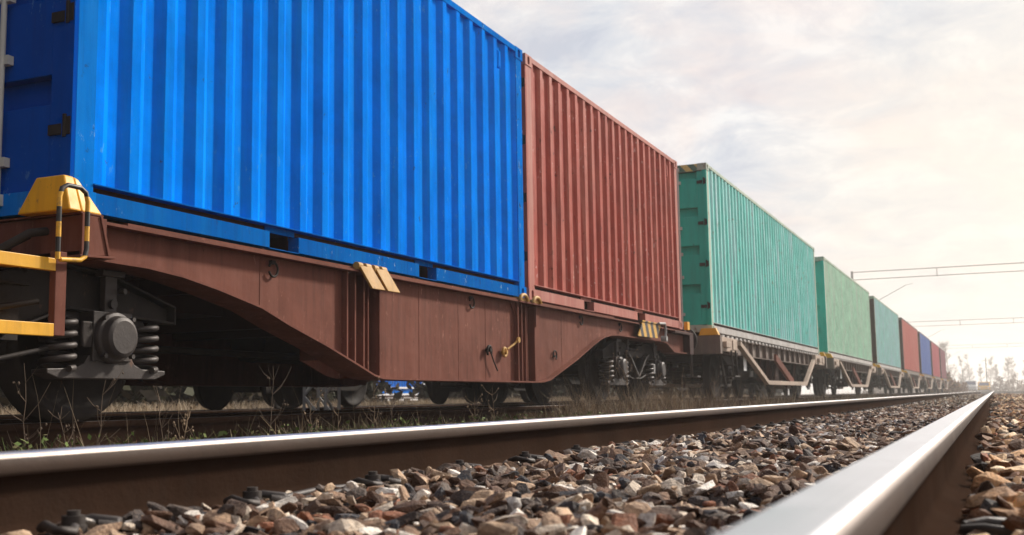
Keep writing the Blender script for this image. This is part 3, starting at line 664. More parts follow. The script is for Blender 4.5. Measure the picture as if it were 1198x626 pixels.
    for k in range(2):
        y = 6.93+k*.23
        mb.hexa([(s*(XO+.045), L(y), WZ+.045), (s*(XO+.05), L(y+.17), WZ+.045), (s*(XO+.095), L(y+.29), WZ-.12), (s*(XO+.09), L(y+.11), WZ-.12)],
                [(s*(XO+.025), L(y), WZ+.045), (s*(XO+.03), L(y+.17), WZ+.045), (s*(XO+.075), L(y+.29), WZ-.12), (s*(XO+.07), L(y+.11), WZ-.12)])
        mb.cyl((s*(XO+.02), L(y)-.01, WZ+.045), (s*(XO+.02), L(y)+.05, WZ+.045), .028, n=12); mb.cyl((s*(XO+.02), L(y)+.10, WZ+.045), (s*(XO+.02), L(y)+.17, WZ+.045), .028, n=12)
    mb.build('hinged_stop', YELW, wa, .004)
    for y in (10.06, 10.40):
        mb = MB(); mb.ring_x(s*(XO+.03), L(y), WZ+.015, .06, .020, 0, 0, 180, 1.6); mb.box(s*(XO-.1), s*(XO+.02), L(y)-.08, L(y)+.08, WZ+.017, WZ+.05)
        mb.build('container_spigot', YELW, wa)
    # striped lever board and lever
    mb = MB(); mb.prism_x([(L(13.85), .86), (L(14.75), .87), (L(14.95), 1.065), (L(14.05), 1.055)], s*(XO+.03), s*(XO+.045)); mb.box(s*(XO-.03), s*(XO+.06), L(14.0), L(15.0), 1.06, 1.075)
    mb.build('striped_board', STRD, wa)
    mb = MB(); mb.tube([(s*(XO+.07), L(14.75), 1.07), (s*(XO+.09), L(14.98), 1.08), (s*(XO+.09), L(15.02), .97), (s*(XO+.08), L(15.0), .88)], .018); mb.cyl((s*(XO+.03), L(15.0), .87), (s*(XO+.11), L(15.0), .87), .04, n=14)
    mb.build('lever', IRONB, wa)
# deck structure between the beams
mb = MB()
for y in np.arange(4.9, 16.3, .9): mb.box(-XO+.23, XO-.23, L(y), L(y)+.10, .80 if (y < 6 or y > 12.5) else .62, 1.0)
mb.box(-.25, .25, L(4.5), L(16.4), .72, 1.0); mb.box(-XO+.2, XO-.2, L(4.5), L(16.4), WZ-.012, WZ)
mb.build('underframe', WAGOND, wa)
MB().cyl((-.5, L(8.0), .62), (-.5, L(9.6), .62), .19, n=24).build('air_tank', IRON, wa); MB().tube([(.3, L(5.6), .45), (.3, L(13.2), .42)], .025).build('brake_rod', IRON, wa); MB().box(.5, .8, L(7.8), L(8.6), .38, .7).build('brake_cylinder', IRON, wa, .02)
# left end box, yellow corner block, handrail, steps
BXO = XC*-1-4.2                   # 1.31
mb = MB()
mb.prism_x([(L(4.215), .835), (L(4.41), .852), (L(4.35), 1.050), (L(4.215), 1.050)], BXO, BXO-.012)
mb.box(-BXO+.012, BXO-.012, L(4.225), L(4.40), .86, 1.045); mb.box(-BXO, BXO+.004, L(4.205), L(4.36), 1.05, 1.058)
mb.prism_x([(L(4.20), .825), (L(4.44), .838), (L(4.44), .85), (L(4.20), .837)], BXO+.012, -BXO)
mb.box(BXO-.002, BXO+.008, L(4.21), L(4.228), .835, 1.05); mb.hexa([(BXO, L(4.395), .85), (BXO+.008, L(4.395), .85), (BXO+.008, L(4.412), .85), (BXO, L(4.412), .85)], [(BXO, L(4.335), 1.05), (BXO+.008, L(4.335), 1.05), (BXO+.008, L(4.352), 1.05), (BXO, L(4.352), 1.05)])
mb.build('headstock', WAGON, wa, .002)
for s in (1, -1):
    mb = MB(); q = lambda x: s*(-XC*1+x)
    mb.hexa([(q(-4.2), L(4.13), 1.058), (q(-4.2), L(4.212), 1.058), (q(-4.56), L(4.212), 1.058), (q(-4.56), L(4.13), 1.058)],
            [(q(-4.262), L(4.145), 1.245), (q(-4.262), L(4.212), 1.245), (q(-4.45), L(4.212), 1.245), (q(-4.45), L(4.145), 1.245)])
    mb.hexa([(q(-4.198), L(4.212), 1.058), (q(-4.198), L(4.355), 1.058), (q(-4.280), L(4.355), 1.058), (q(-4.280), L(4.212), 1.058)],
            [(q(-4.262), L(4.212), 1.245), (q(-4.262), L(4.245), 1.235), (q(-4.280), L(4.245), 1.235), (q(-4.280), L(4.212), 1.245)])
    mb.build('corner_block', YEL, wa, .016)
    mb = MB(); hx = s*(BXO+.05)
    pts = [(hx, L(4.015), .79), (hx, L(4.015), 1.10), (hx, L(4.03), 1.145), (hx, L(4.065), 1.165), (hx, L(4.15), 1.165), (hx, L(4.185), 1.145), (hx, L(4.20), 1.10), (hx, L(4.20), .86), (hx, L(4.19), .82), (hx, L(4.16), .80), (hx, L(4.03), .79)]
    mb.tube(pts, .0125, 0, 10); mb.build('grab_handle', STRV, wa)
    st = MB().box(s*(BXO-.02), s*(BXO+.02), L(4.035), L(4.105), .42, .835).build('step_post', WAGON, wa, .003)
    MB().box(s*(BXO-.01), s*(BXO+.022), L(2.9), L(4.034), .735, .797).box(s*(BXO-.3), s*(BXO-.01), L(2.9), L(4.034), .77, .797).build('step_board', YEL, wa, .003)
    MB().box(s*(BXO-.01), s*(BXO+.022), L(2.9), L(4.034), .415, .478).box(s*(BXO-.3), s*(BXO-.01), L(2.9), L(4.034), .452, .478).build('step_board', YEL, wa, .003)
mb = MB(); mb.tube([(1.1, L(4.19), .97), (1.08, L(4.1), .95), (1.02, L(3.98), .86), (.98, L(3.9), .74), (.94, L(3.8), .70), (.8, L(3.6), .76)], .022); mb.tube([(.98, L(4.19), .95), (1.0, L(4.05), .88), (1.02, L(3.9), .66), (.98, L(3.78), .55), (.9, L(3.6), .55), (.8, L(3.5), .6)], .013); mb.tube([(1.15, L(4.1), .60), (1.1, L(3.9), .56), (1.0, L(3.6), .56)], .016)
mb.build('brake_hose', IRON, wa)
# small lamp iron slit and far headstock at the other end
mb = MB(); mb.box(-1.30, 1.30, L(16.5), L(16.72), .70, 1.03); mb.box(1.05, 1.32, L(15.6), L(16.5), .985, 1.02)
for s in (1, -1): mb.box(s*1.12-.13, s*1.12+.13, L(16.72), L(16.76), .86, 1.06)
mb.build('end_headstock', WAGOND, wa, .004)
for s in (1, -1):
    mb = MB(); mb.cyl((s*.875, L(16.72), .97), (s*.875, L(17.16), .97), .085, n=20); mb.cyl((s*.875, L(17.16), .97), (s*.875, L(17.20), .97), .225, n=28); mb.build('buffer', IRON, wa)
    MB().box(s*1.20, s*1.26, L(16.55), L(16.68), 1.075, 1.20).build('corner_stop', YEL, wa, .004)
    mb = MB(); mb.tube([(s*1.28, L(16.6), .80), (s*1.28, L(16.62), .42), (s*1.25, L(16.75), .38), (s*1.1, L(17.0), .38)], .022); mb.box(s*1.05, s*1.3, L(16.9), L(17.1), .36, .385); mb.build('end_step', IRONL, wa)
bogie(wa, L(3.785), -.015, 0)
bogie(wa, L(14.56), -.01, 1)

# ------------------------------------------------------------------ two axle flat wagons
def flat_wagon(Y0, label):
    """Y0 = outer face of its near headstock; length 12.75"""
    t = empty('flat_wagon', (XC, Y0, 0), label, 'freight wagon', 'two-axle flat wagons under the green and later containers')
    Ln = 12.75; l = lambda y: y-18.2
    mb = MB()
    for s in (1, -1):
        mb.box(s*1.16, s*1.172, 0.05, Ln-.05, .80, 1.06); mb.box(s*1.10, s*1.24, .05, Ln-.05, 1.06, 1.075); mb.box(s*1.10, s*1.24, .05, Ln-.05, .787, .80)
        for k in range(17): mb.box(s*1.172, s*1.235, .6+k*.7, .62+k*.7, .80, 1.06)
    mb.build('sole_bar', WAGONG, t)
    for s in (1, -1):
        mb = MB(); mb.box(s*1.20, s*1.236, .3, Ln-.3, 1.0755, 1.084)
        for k in range(34): mb.box(s*1.236, s*1.262, .35+k*.36, .52+k*.36, 1.0757, 1.108)
        mb.build('deck_trim', PALE, t)
    mb = MB(); mb.box(-1.15, 1.15, .1, Ln-.1, 1.03, 1.056)
    for k in range(10): mb.box(-1.15, 1.15, .6+k*1.2, .7+k*1.2, .83, 1.03)
    mb.build('underframe', WAGOND, t)
    for e in (0, 1):
        y = 0 if e == 0 else Ln-.14
        h = MB().box(-1.38, 1.38, y, y+.14, .76, 1.07).build('headstock', WAGONG, t, .005)
        for s in (1, -1):
            b = MB(); yo = y if e == 0 else y+.14; d = -1 if e == 0 else 1
            b.cyl((s*.875, yo, .97), (s*.875, yo+d*.42, .97), .085, n=18); b.cyl((s*.875, yo+d*.42, .97), (s*.875, yo+d*.46, .97), .225, n=26); b.build('buffer', IRON, t)
            c = MB(); ya, yb = (.14, 1.55) if e == 0 else (Ln-1.7, Ln-.14)
            c.box(s*1.24, s*1.33, ya, yb, .82, 1.06); c.box(s*1.33, s*1.40, ya+.25, ya+.6, .88, .98); c.box(s*1.33, s*1.345, yb-.4, yb-.05, .86, 1.03); c.build('end_bracket', WAGONC, t, .006)
            yc0 = -.01 if e == 0 else Ln-.09
            c = MB(); c.hexa([(s*1.02, yc0, 1.072), (s*1.36, yc0, 1.072), (s*1.36, yc0+.10, 1.072), (s*1.02, yc0+.10, 1.072)], [(s*1.06, yc0+.01, 1.19), (s*1.31, yc0+.01, 1.19), (s*1.31, yc0+.09, 1.19), (s*1.06, yc0+.09, 1.19)]); c.build('corner_stop', YEL, t, .006)
    for s in (1, -1):
        mb = MB(); P_ = [(l(19.95), 1.0), (l(22.57), .31), (l(27.45), .31), (l(28.96), .90)]
        for a, b_ in zip(P_[:-1], P_[1:]): mb.bar((s*1.31, a[0], a[1]), (s*1.31, b_[0], b_[1]), .09, .085)
        mb.build('truss_rod', WAGONC, t, .004)
        mb = MB(); mb.bar((s*1.25, l(23.9), .85), (s*1.27, l(25.9), .33), .06, .16); mb.build('truss_strut', WAGON, t, .004)
        for y in (22.6, 23.4, 24.3, 25.2, 26.8): MB().bar((s*1.18, l(y), .82), (s*1.10, l(y)+.1, .36), .04, .09).build('hanger', WAGOND, t)
        MB().box(s*.8, s*1.1, l(24.2), l(25.6), .35, .7).build('battery_box', WAGOND, t, .01); MB().cyl((s*.5, l(22.9), .55), (s*.5, l(24.2), .55), .16, n=18).build('air_tank', IRON, t)
        for ya in (20.1, 29.55):
            a = MB(); ya = l(ya)
            for q in (-1, 1): a.bar((s*1.06, ya+q*.55, .80), (s*1.06, ya+q*.17, .25), .03, .07)
            a.bar((s*1.06, ya-.18, .25), (s*1.06, ya+.18, .25), .05, .05); a.box(s*.99, s*1.11, ya-.14, ya+.14, .33, .60); a.cyl((s*1.11, ya, .45), (s*1.16, ya, .45), .10, n=18)
            for k in range(7): a.box(s*1.0, s*1.10, ya-.62+.07*k, ya+.62-.07*k, .76-.022*k, .778-.022*k)
            a.build('axle_guard', IRON, t)
        MB().box(s*1.245, s*1.25, l(20.65), l(20.9), .52, .78).build('data_plate', WHITE, t)
        a = MB(); a.tube([(s*1.34, 1.0, .85), (s*1.36, 1.0, .40), (s*1.36, 1.35, .40), (s*1.34, 1.35, .85)], .018, n=6); a.box(s*1.2, s*1.4, .98, 1.37, .385, .41); a.build('step', IRONL, t)
    for ya in (20.1, 29.55): mb = MB(); wheelset(mb, l(ya), -.01); mb.build('wheel_pair', IRON, t)
    MB().cyl((0, -.30, .97), (0, 0, .97), .06).cyl((0, Ln, .97), (0, Ln+.30, .97), .06).build('coupling', IRON, t)
    return t
f0 = flat_wagon(18.2, 'grey brown flat wagon with cream truss rod under the tall sea green container')
for y, lab in ((32.35, 'flat wagon under the pale green streaked container'), (46.8, 'flat wagon under the aqua green container'), (61.6, 'flat wagon under the faded red container'),
               (76.7, 'flat wagon under the violet blue container'), (91.4, 'flat wagon under the crimson container'), (106.0, 'flat wagon under the maroon container at the far end')):
    dup(f0, None, (XC, y, 0), lab)

# ------------------------------------------------------------------ dark train on the track beyond
def hopper(Y0, Ln, label):
    t = empty('hopper_wagon', (XC2, Y0, 0), label, 'freight wagon', 'dark wagons on the track beyond')
    mb = MB(); mb.prism_x([(.7, 1.15), (Ln-.7, 1.15), (Ln-.3, 1.9), (Ln-.3, 3.4), (.3, 3.4), (.3, 1.9)], -1.45, 1.45)
    k = .8
    while k < Ln-.7: mb.box(-1.50, 1.50, k, k+.08, 1.25, 3.38); k += 1.1
    mb.build('hopper_body', WAGOND, t)
    mb = MB(); mb.box(-1.35, -1.2, .2, Ln-.2, .85, 1.14); mb.box(1.2, 1.35, .2, Ln-.2, .85, 1.14); mb.box(-1.3, 1.3, .1, .3, .85, 1.12); mb.box(-1.3, 1.3, Ln-.3, Ln-.1, .85, 1.12)
    mb.prism_x([(Ln/2-2.4, .85), (Ln/2+2.4, .85), (Ln/2+1.6, .42), (Ln/2-1.6, .42)], -1.1, 1.1)
    mb.build('underframe', IRON, t)
    for yc in (2.0, Ln-2.0):
        b = MB()
        for q in (-.9, .9): wheelset(b, yc+q, -.03)
        for s in (1, -1): b.prism_x([(yc-1.3, .55), (yc-.6, .25), (yc+.6, .25), (yc+1.3, .55), (yc+.9, .72), (yc-.9, .72)], s*.95, s*1.05)
        b.box(-1, 1, yc-.2, yc+.2, .45, .9); b.build('bogie', IRON, t)
    return t
for i, (y, Ln) in enumerate(((-9.5, 13.2), (4.6, 13.2), (21.9, 13.2), (36.2, 13.2), (50.5, 13.2))):
    hopper(y, Ln, ['dark hopper wagon beyond the train behind the yellow steps', 'dark hopper wagon glimpsed under the blue container', 'dark hopper wagon glimpsed under the rust red container', 'dark hopper wagon glimpsed under the sea green container', 'dark hopper wagon glimpsed under the pale green container'][i])
t = empty('shipping_container', (-32.5, 46.5, .36), 'distant blue container with white marks glimpsed under the brown wagon', 'container')
mb = MB(); corrug(mb, 1.2, 0, 12.2, .3, 2.5, .05, 1); mb.box(-1.2, 1.15, .05, 12.15, .1, 2.58); mb.build('side_wall', BLUE, t)
MB().box(1.16, 1.26, 0, 12.2, .35, .45).box(1.16, 1.26, 0, .15, 0, 2.59).box(1.16, 1.26, 12.05, 12.2, 0, 2.59).box(1.16, 1.26, 6, 6.15, 0, 2.59).build('frame', WHITE, t)
n = 64000; y = rng.uniform(8, 110, n); keep = ~((y > 33.4) & (y < 38.2)); y = y[keep]; n = len(y); zz = rng.random(n)**.8*(2.6+.8*np.sin(y*.9)+.5*np.sin(y*2.3)); c0 = np.c_[-20+rng.normal(0, .6, n), y, -.3+zz]
a = rng.normal(size=(n, 3)); a /= np.linalg.norm(a, axis=1)[:, None]; b2 = np.cross(a, rng.normal(size=(n, 3))); b2 /= np.linalg.norm(b2, axis=1)[:, None]; s_ = rng.uniform(.14, .30, n)[:, None]
tag(np_mesh('undergrowth', np.stack([c0-a*s_, c0+b2*s_*.5, c0+a*s_, c0-b2*s_*.5], 1).reshape(-1, 3), np.arange(4*n).reshape(-1, 4), [VEG], col=np.repeat(cpick([[.05,.04,.028],[.07,.055,.035],[.04,.04,.02]], n), 4, 0)), kind='stuff')
t = empty('flat_wagon', (-32.5, 46.2, -.3), 'distant dark wagon carrying the far blue container', 'freight wagon')
MB().box(-1.2, 1.2, 0, 12.8, .42, .64).build('deck', WAGOND, t); MB().box(1.16, 1.24, 0, 12.8, .46, .52).build('side_rail', PALE, t)
for yy in (1.5, 3.2, 9.6, 11.3):
    for xx in (-.78, .72): MB().cyl((xx, yy, .33), (xx+.06, yy, .33), .33, n=20).build('wheel', IRON, t)
# lattice mast between the trains
t = empty('lattice_mast', (-8.35, 12.75, -.3), 'grey steel lattice mast seen under the wagon', 'mast')
mb = MB(); q = .17
for sx in (-1, 1):
    for sy in (-1, 1): mb.bar((sx*q, sy*q, 0), (sx*q*.8, sy*q*.8, 6.5), .035, .035)
mb.build('legs', GALV, t); mb = MB(); k = 0
for i in range(18):
    z = .1+i*.35; a = q if i % 2 == 0 else -q
    for s in (-1, 1): mb.bar((s*q, a, z), (s*q, -a, z+.35), .02, .03); mb.bar((a, s*q, z), (-a, s*q, z+.35), .02, .03)
mb.build('bracing', GALV, t)

# ------------------------------------------------------------------ vegetation near the tracks
def blades(name, XY, Z, H, W, cols, lean=.35, seg=3, kind='stuff'):
    n = len(XY); a = rng.uniform(0, 2*np.pi, n); ln = rng.normal(0, lean, (n, 2))*H[:, None]; cv = rng.normal(0, lean*.5, (n, 2))*H[:, None]
    V = np.zeros((n, (seg+1)*2, 3)); wx, wy = np.cos(a), np.sin(a)
    for k in range(seg+1):
        f = k/seg; w_ = W*(1-f*.85)/2
        cx = XY[:, 0]+ln[:, 0]*f+cv[:, 0]*f*f; cy2 = XY[:, 1]+ln[:, 1]*f+cv[:, 1]*f*f; z = Z+H*f*(1-.12*f)
        V[:, 2*k] = np.c_[cx-wx*w_, cy2-wy*w_, z]; V[:, 2*k+1] = np.c_[cx+wx*w_, cy2+wy*w_, z]
    f0_ = np.array([[2*k, 2*k+1, 2*k+3, 2*k+2] for k in range(seg)]); F = (f0_[None]+(np.arange(n)*(seg+1)*2)[:, None, None]).reshape(-1, 4)
    col = np.repeat(cols, (seg+1)*2, 0); o = np_mesh(name, V.reshape(-1, 3), F, [VEG], col=col)
    if kind: tag(o, kind=kind)
    return o
GRN = [[.07,.10,.025],[.10,.12,.035],[.05,.075,.02],[.16,.14,.06]]; DRY = [[.30,.22,.12],[.38,.29,.17],[.22,.15,.085],[.16,.11,.07],[.42,.34,.22]]; DK = [[.10,.07,.045],[.07,.05,.035],[.14,.10,.06],[.22,.16,.10]]
# low green growth just behind the left rail
n = 9000; y = rng.uniform(1.9, 7.5, n); x = -1.80-rng.random(n)**1.5*1.3
dens = (np.sin(y*3.1)+np.sin(y*7.7+1)+np.sin(x*9+y*2)); k = dens > -.6; x, y = x[k], y[k]; n = len(x)
blades('green_grass', np.c_[x, y], np.full(n, -.19), rng.uniform(.06, .20, n), rng.uniform(.004, .010, n), cpick(GRN+[[.2, .16, .09]], n), .5)
# little leaves of the ground weeds
n = 5000; y = rng.uniform(1.9, 8.5, n); x = -1.82-rng.random(n)**1.5*1.4; cl_ = (np.sin(y*4.3+2)+np.sin(x*8+y*1.1)) > -.1; x, y = x[cl_], y[cl_]; n = len(x)
V = []; c0 = np.c_[x, y, -.17+rng.random(n)**1.5*.15]; a = rng.normal(size=(n, 3)); a /= np.linalg.norm(a, axis=1)[:, None]; b2 = np.cross(a, rng.normal(size=(n, 3))); b2 /= np.linalg.norm(b2, axis=1)[:, None]
s_ = rng.uniform(.006, .016, n)[:, None]; V = np.stack([c0-a*s_, c0+b2*s_*.6, c0+a*s_, c0-b2*s_*.6], 1).reshape(-1, 3)
tag(np_mesh('weed_leaves', V, np.arange(4*n).reshape(-1, 4), [VEG], col=np.repeat(cpick([[.10,.14,.035],[.14,.17,.05],[.18,.16,.07]], n), 4, 0)), kind='stuff')
# dry grass between the tracks and along the train
def dry(name, cx0, cx1, y0, y1, ncl, per, h0, h1, pal, w0=.003, w1=.007, zb=-.22, spread=.07):
    cx = rng.uniform(cx0, cx1, ncl); cy3 = rng.uniform(y0, y1, ncl); x = np.repeat(cx, per)+rng.normal(0, spread, ncl*per); y = np.repeat(cy3, per)+rng.normal(0, spread, ncl*per); n = len(x)
    hh = np.repeat(rng.uniform(.5, 1, ncl), per)*rng.uniform(h0, h1, n)
    return blades(name, np.c_[x, y], np.full(n, zb), hh, rng.uniform(w0, w1, n), cpick(pal, n), .28)
dry('dry_grass', -4.1, -2.4, 3.0, 9, 60, 26, .10, .30, DRY+DK)
dry('dry_grass', -4.1, -2.9, 9.5, 16, 70, 40, .18, .52, DRY+DK)
dry('dry_grass', -4.15, -3.4, 10.6, 14.5, 34, 46, .25, .62, [[.36,.27,.17],[.28,.20,.12],[.42,.33,.22]], .002, .005, -.22, .09)
dry('dry_grass', -4.2, -3.0, 16, 40, 90, 34, .15, .45, DRY+DK, .006, .012)
dry('verge_grass', -19.3, -14.2, 8, 75, 2600, 24, .30, .58, [[.55,.45,.32],[.60,.50,.38],[.45,.36,.25],[.36,.27,.18]], .012, .03, -.33, .2)
dry('dry_grass', -7.4, -4.9, 4.5, 18, 70, 16, .10, .30, DK+DRY)
dry('dry_grass', 1.0, 2.4, 4, 30, 160, 20, .05, .20, DRY, .005, .012, -.28)
dry('verge_grass', 2.4, 9, 8, 110, 1300, 18, .10, .40, DRY, .02, .05, -.33, .3)
# bare twiggy weeds, each a plant of its own
def weed(x, y, h, label, seed, dark=False, green=False):
    r = random.Random(seed); mb = MB()
    lx, ly = r.uniform(-.12, .12)*h, r.uniform(-.2, .2)*h
    pts = [(lx*k/6+r.uniform(-.006, .006), ly*k/6+r.uniform(-.01, .01), h*k/6) for k in range(7)]
    mb.tube(pts, [.003*(1-.11*k) for k in range(7)], 0, 5)
    for k in range(2, 7):
        for j in range(r.choice((1, 2, 2, 3))):
            p = Vector(pts[k-1]); a = r.uniform(0, 6.28); l_ = h*r.uniform(.10, .28); up_ = r.uniform(.5, 1.2)
            q1 = p+Vector((math.cos(a)*l_*.5, math.sin(a)*l_*.5, l_*.5*up_)); q2 = q1+Vector((math.cos(a+.4)*l_*.3, math.sin(a+.4)*l_*.4, l_*.6*up_))
            mb.tube([p, q1, q2], [.0018, .0014, .0009], 0, 4)
            for w_ in range(r.choice((0, 1, 3))):
                c = q2+Vector((r.uniform(-.01, .01), r.uniform(-.01, .01), r.uniform(-.02, .01))); s_ = r.uniform(.004, .008)
                mb.tube([c-Vector((0, 0, s_)), c, c+Vector((0, 0, s_))], [.001, s_*.8, .001], 0, 5)
    o = mb.build('dry_weed', STEMD if dark else STEM); o.location = (x, y, -.22); tag(o, label, 'weed', 'bare dry weeds beside the train'); return o
STEM = painted('dry_stem', (.26, .18, .11), .2, .9); STEMD = painted('dark_dry_stem', (.13, .09, .06), .2, .9)
WD = [(-3.6, 3.35, .72, 'tall bare weed standing in front of the yellow steps'), (-3.2, 3.2, .45, 'short forked weed below the lower yellow step'), (-3.5, 3.62, .62, 'thin bent weed in front of the first wheel'),
      (-3.0, 3.55, .42, 'low branching weed under the round axle cap'), (-3.7, 4.3, .55, 'bare weed just right of the first bogie'), (-3.9, 5.4, .78, 'single straight stalk standing alone before the dark arch'),
      (-3.5, 5.25, .50, 'bushy forked weed right of the single straight stalk'), (-3.3, 5.2, .40, 'small arching weed at the foot of the bushy forked one'), (-3.9, 6.6, .66, 'twiggy weed below the two yellow flaps'), (-3.6, 6.3, .55, 'bare weed beside the lattice mast'),
      (-3.8, 8.0, .48, 'pale knobbly weed below the seam of the brown beam'), (-3.9, 8.6, .6, 'thin weed under the lashing ring'), (-3.9, 9.9, .62, 'leaning weed beneath the brake handles'), (-3.6, 10.1, .5, 'forked weed right of the brake handles'),
      (-3.9, 11.6, .75, 'tall weed rising at the curve of the brown beam'), (-3.8, 12.1, .85, 'tallest weed before the second bogie'), (-3.7, 12.7, .6, 'weed against the first spring of the second bogie'), (-3.8, 14.2, .7, 'weed between the springs of the second bogie'),
      (-3.9, 16.8, .6, 'weed below the gap between the red and green containers'), (-3.9, 21.5, .7, 'weed under the slanted end of the truss rod'), (-3.9, 24.5, .6, 'weed below the middle of the truss rod'), (-3.9, 29.0, .8, 'weed at the far end of the truss rod')]
for i, (x, y, h, lab) in enumerate(WD): weed(x, y, h*(.66 if y < 11 else .95), lab, i+3, i in (0, 1, 2, 4, 5, 9, 12))
def tangle(name, x0, x1, y0, y1, n, h0, h1):   # fine dead stems
    x = rng.uniform(x0, x1, n); y = rng.uniform(y0, y1, n)
    blades(name, np.c_[x, y], np.full(n, -.22), rng.uniform(h0, h1, n), rng.uniform(.002, .0045, n), cpick(DK+[[.3,.22,.14]], n), .22, 4)
tangle('dry_undergrowth', -4.15, -3.2, 10.5, 16.0, 620, .2, .8); tangle('dry_undergrowth', -4.15, -3.0, 3.0, 10.5, 140, .15, .5); tangle('dry_undergrowth', -4.15, -3.4, 16, 45, 420, .2, .7)

# ------------------------------------------------------------------ far background
def catenary(Y, x0, x1, zt, label, th=.10):
    t = empty('catenary_gantry', ((x0+x1)/2, Y, -.3), label, 'gantry', 'catenary gantries over the tracks')
    cx = (x0+x1)/2; mb = MB(); z = zt+.3
    mb.bar((x0-cx, 0, z), (x1-cx, 0, z), th, th); mb.bar((x0-cx, 0, z-.55), (x1-cx, 0, z-.55), th, th*.9)
    k = x0
    while k < x1-.1: mb.bar((k-cx+.06, 0, z), (k+.06-cx, 0, z-.62), .05, .05); k += 5.7
    mb.build('beam', GALVHZ, t)
    for x in (x0, x1): MB().bar((x-cx, 0, 0), (x-cx, 0, z+.08), .16, .16).build('post', GALVHZ, t)
    MB().bar((-7.9-cx, 0, z-2.45), (-5.43-cx, 0, z-1.15), .035, .035).bar((-5.5-cx, 0, z-1.15), (-4.9-cx, 0, z-1.02), .02, .02).build('cantilever_arm', GALV, t)
catenary(83, -9, 14, 8.75, 'nearest and clearest catenary gantry with two parallel booms above the train', .055)
catenary(139, -9, 14, 8.3, 'second pale catenary gantry seen faintly above the far containers', .055)
catenary(215, -9, 14, 8.3, 'third and faintest catenary gantry near the end of the train', .055)
def tree(x, y, h, seed, label, wide=.30, dense=1.):
    r = random.Random(seed); rg = np.random.default_rng(seed); t = empty('bare_tree', (x, y, -.3), label, 'tree', 'bare trees in the haze')
    mb = MB(); pts = []; lx, ly = r.uniform(-.06, .06)*h, r.uniform(-.04, .04)*h
    ax = lambda f: Vector((lx*f*f+math.sin(f*5+seed)*.012*h, ly*f*f, h*f))
    mb.tube([ax(k/7) for k in range(8)], [h*.014*(1-.85*k/7) for k in range(8)], 0, 6)
    base = []; dirs = []
    for k in range(r.randint(15, 24)):
        f = r.uniform(.16, .95); a = r.uniform(0, 6.28); l_ = h*wide*(1-f*.75)*r.uniform(.55, 1.25); p = ax(f); e = r.uniform(.7, 1.5)
        d = Vector((math.cos(a), math.sin(a), e)).normalized(); q1 = p+d*l_*.5; q2 = q1+(d+Vector((r.uniform(-.2, .2), r.uniform(-.2, .2), .35))).normalized()*l_*.5
        mb.tube([p, q1, q2], [h*.005*(1.1-f), h*.0035*(1.1-f), h*.0015], 0, 4, caps=False)
        for m_ in range(3):
            a2 = a+r.uniform(-1.2, 1.2); g = p.lerp(q2, r.uniform(.3, .9)); g2 = g+Vector((math.cos(a2), math.sin(a2), r.uniform(.5, 1.4))).normalized()*l_*.4
            mb.tube([g, g2], [h*.002, h*.001], 0, 3, caps=False); base.append(g2[:]); base.append(g[:])
        base.append(q1[:]); base.append(q2[:])
    mb.build('trunk', BARK, t)
    tp = np.array(base); n = int(len(tp)*7*dense); b0 = tp[rg.integers(0, len(tp), n)]+rg.normal(size=(n, 3))*h*.012; d = rg.normal(size=(n, 3)); d[:, 2] = np.abs(d[:, 2])*1.3; d /= np.linalg.norm(d, axis=1)[:, None]
    l_ = rg.uniform(.03, .09, n)[:, None]*h; sdv = np.cross(d, rg.normal(size=(n, 3))); sdv /= np.linalg.norm(sdv, axis=1)[:, None]; wd = .0022*h
    V = np.stack([b0-sdv*wd, b0+sdv*wd, b0+d*l_+sdv*wd*.3, b0+d*l_-sdv*wd*.3], 1).reshape(-1, 3)
    o = np_mesh('crown', V, np.arange(4*n).reshape(-1, 4), [VEG], col=np.repeat(cpick([[.26,.19,.15],[.30,.22,.17],[.20,.15,.12]], n), 4, 0)); o.parent = t
TR = [(-13, 215, 11), (-9.5, 240, 13), (-16, 270, 15), (-6.5, 262, 10), (-11, 300, 16), (-3, 300, 9), (0.5, 285, 8), (3.5, 300, 10), (7, 280, 9), (10, 310, 11), (13, 290, 10), (-19, 240, 14), (16, 320, 12), (5, 350, 12), (-1, 370, 13), (-7, 360, 14), (20, 300, 11), (11, 360, 12)]
PLC = ['first bare tree beyond the end of the train', 'second bare tree past the last container', 'bare tree behind the maroon container', 'bare tree left of the white van', 'tallest bare tree behind the white van', 'low bare tree above the yellow truck', 'smallest bare tree right of the yellow truck', 'bare tree over the vanishing point of the rails', 'bare tree just right of the vanishing point', 'broad bare tree right of the rails', 'slim bare tree beyond the dry verge', 'bare tree hidden behind the last red containers', 'broad bare tree beyond the dry verge', 'faint tree beyond the vanishing point', 'faint tree directly above the horizon pole', 'faint tree behind the tallest one', 'outermost bare tree over the verge', 'faintest of the bare trees']
for i, ((x, y, h), lab) in enumerate(zip(TR, PLC)): tree(x*1.15, y*1.2, h*.95, 40+i, lab, .22+.14*random.random())
def bush(x, y, w_, h, seed, label, pal):
    rg = np.random.default_rng(seed); n = 900; c = rg.normal(size=(n, 3)); c /= np.linalg.norm(c, axis=1)[:, None]; c *= rg.random((n, 1))**.4*(1+.25*np.sin(c[:, :1]*5+seed)); c[:, 2] = np.abs(c[:, 2]); c *= np.array([w_, w_, h])
    a = rg.normal(size=(n, 3)); a /= np.linalg.norm(a, axis=1)[:, None]; b3 = np.cross(a, rg.normal(size=(n, 3))); b3 /= np.linalg.norm(b3, axis=1)[:, None]; s = rg.uniform(.05, .12, n)[:, None]*h
    V = np.stack([c-a*s, c+b3*s*.5, c+a*s, c-b3*s*.5], 1).reshape(-1, 3); o = np_mesh('bush', V, np.arange(4*n).reshape(-1, 4), [VEG], col=np.repeat(cpick(pal, n), 4, 0)); o.location = (x, y, -.3)
    tag(o, label, 'bush', 'rusty brown bushes past the train')
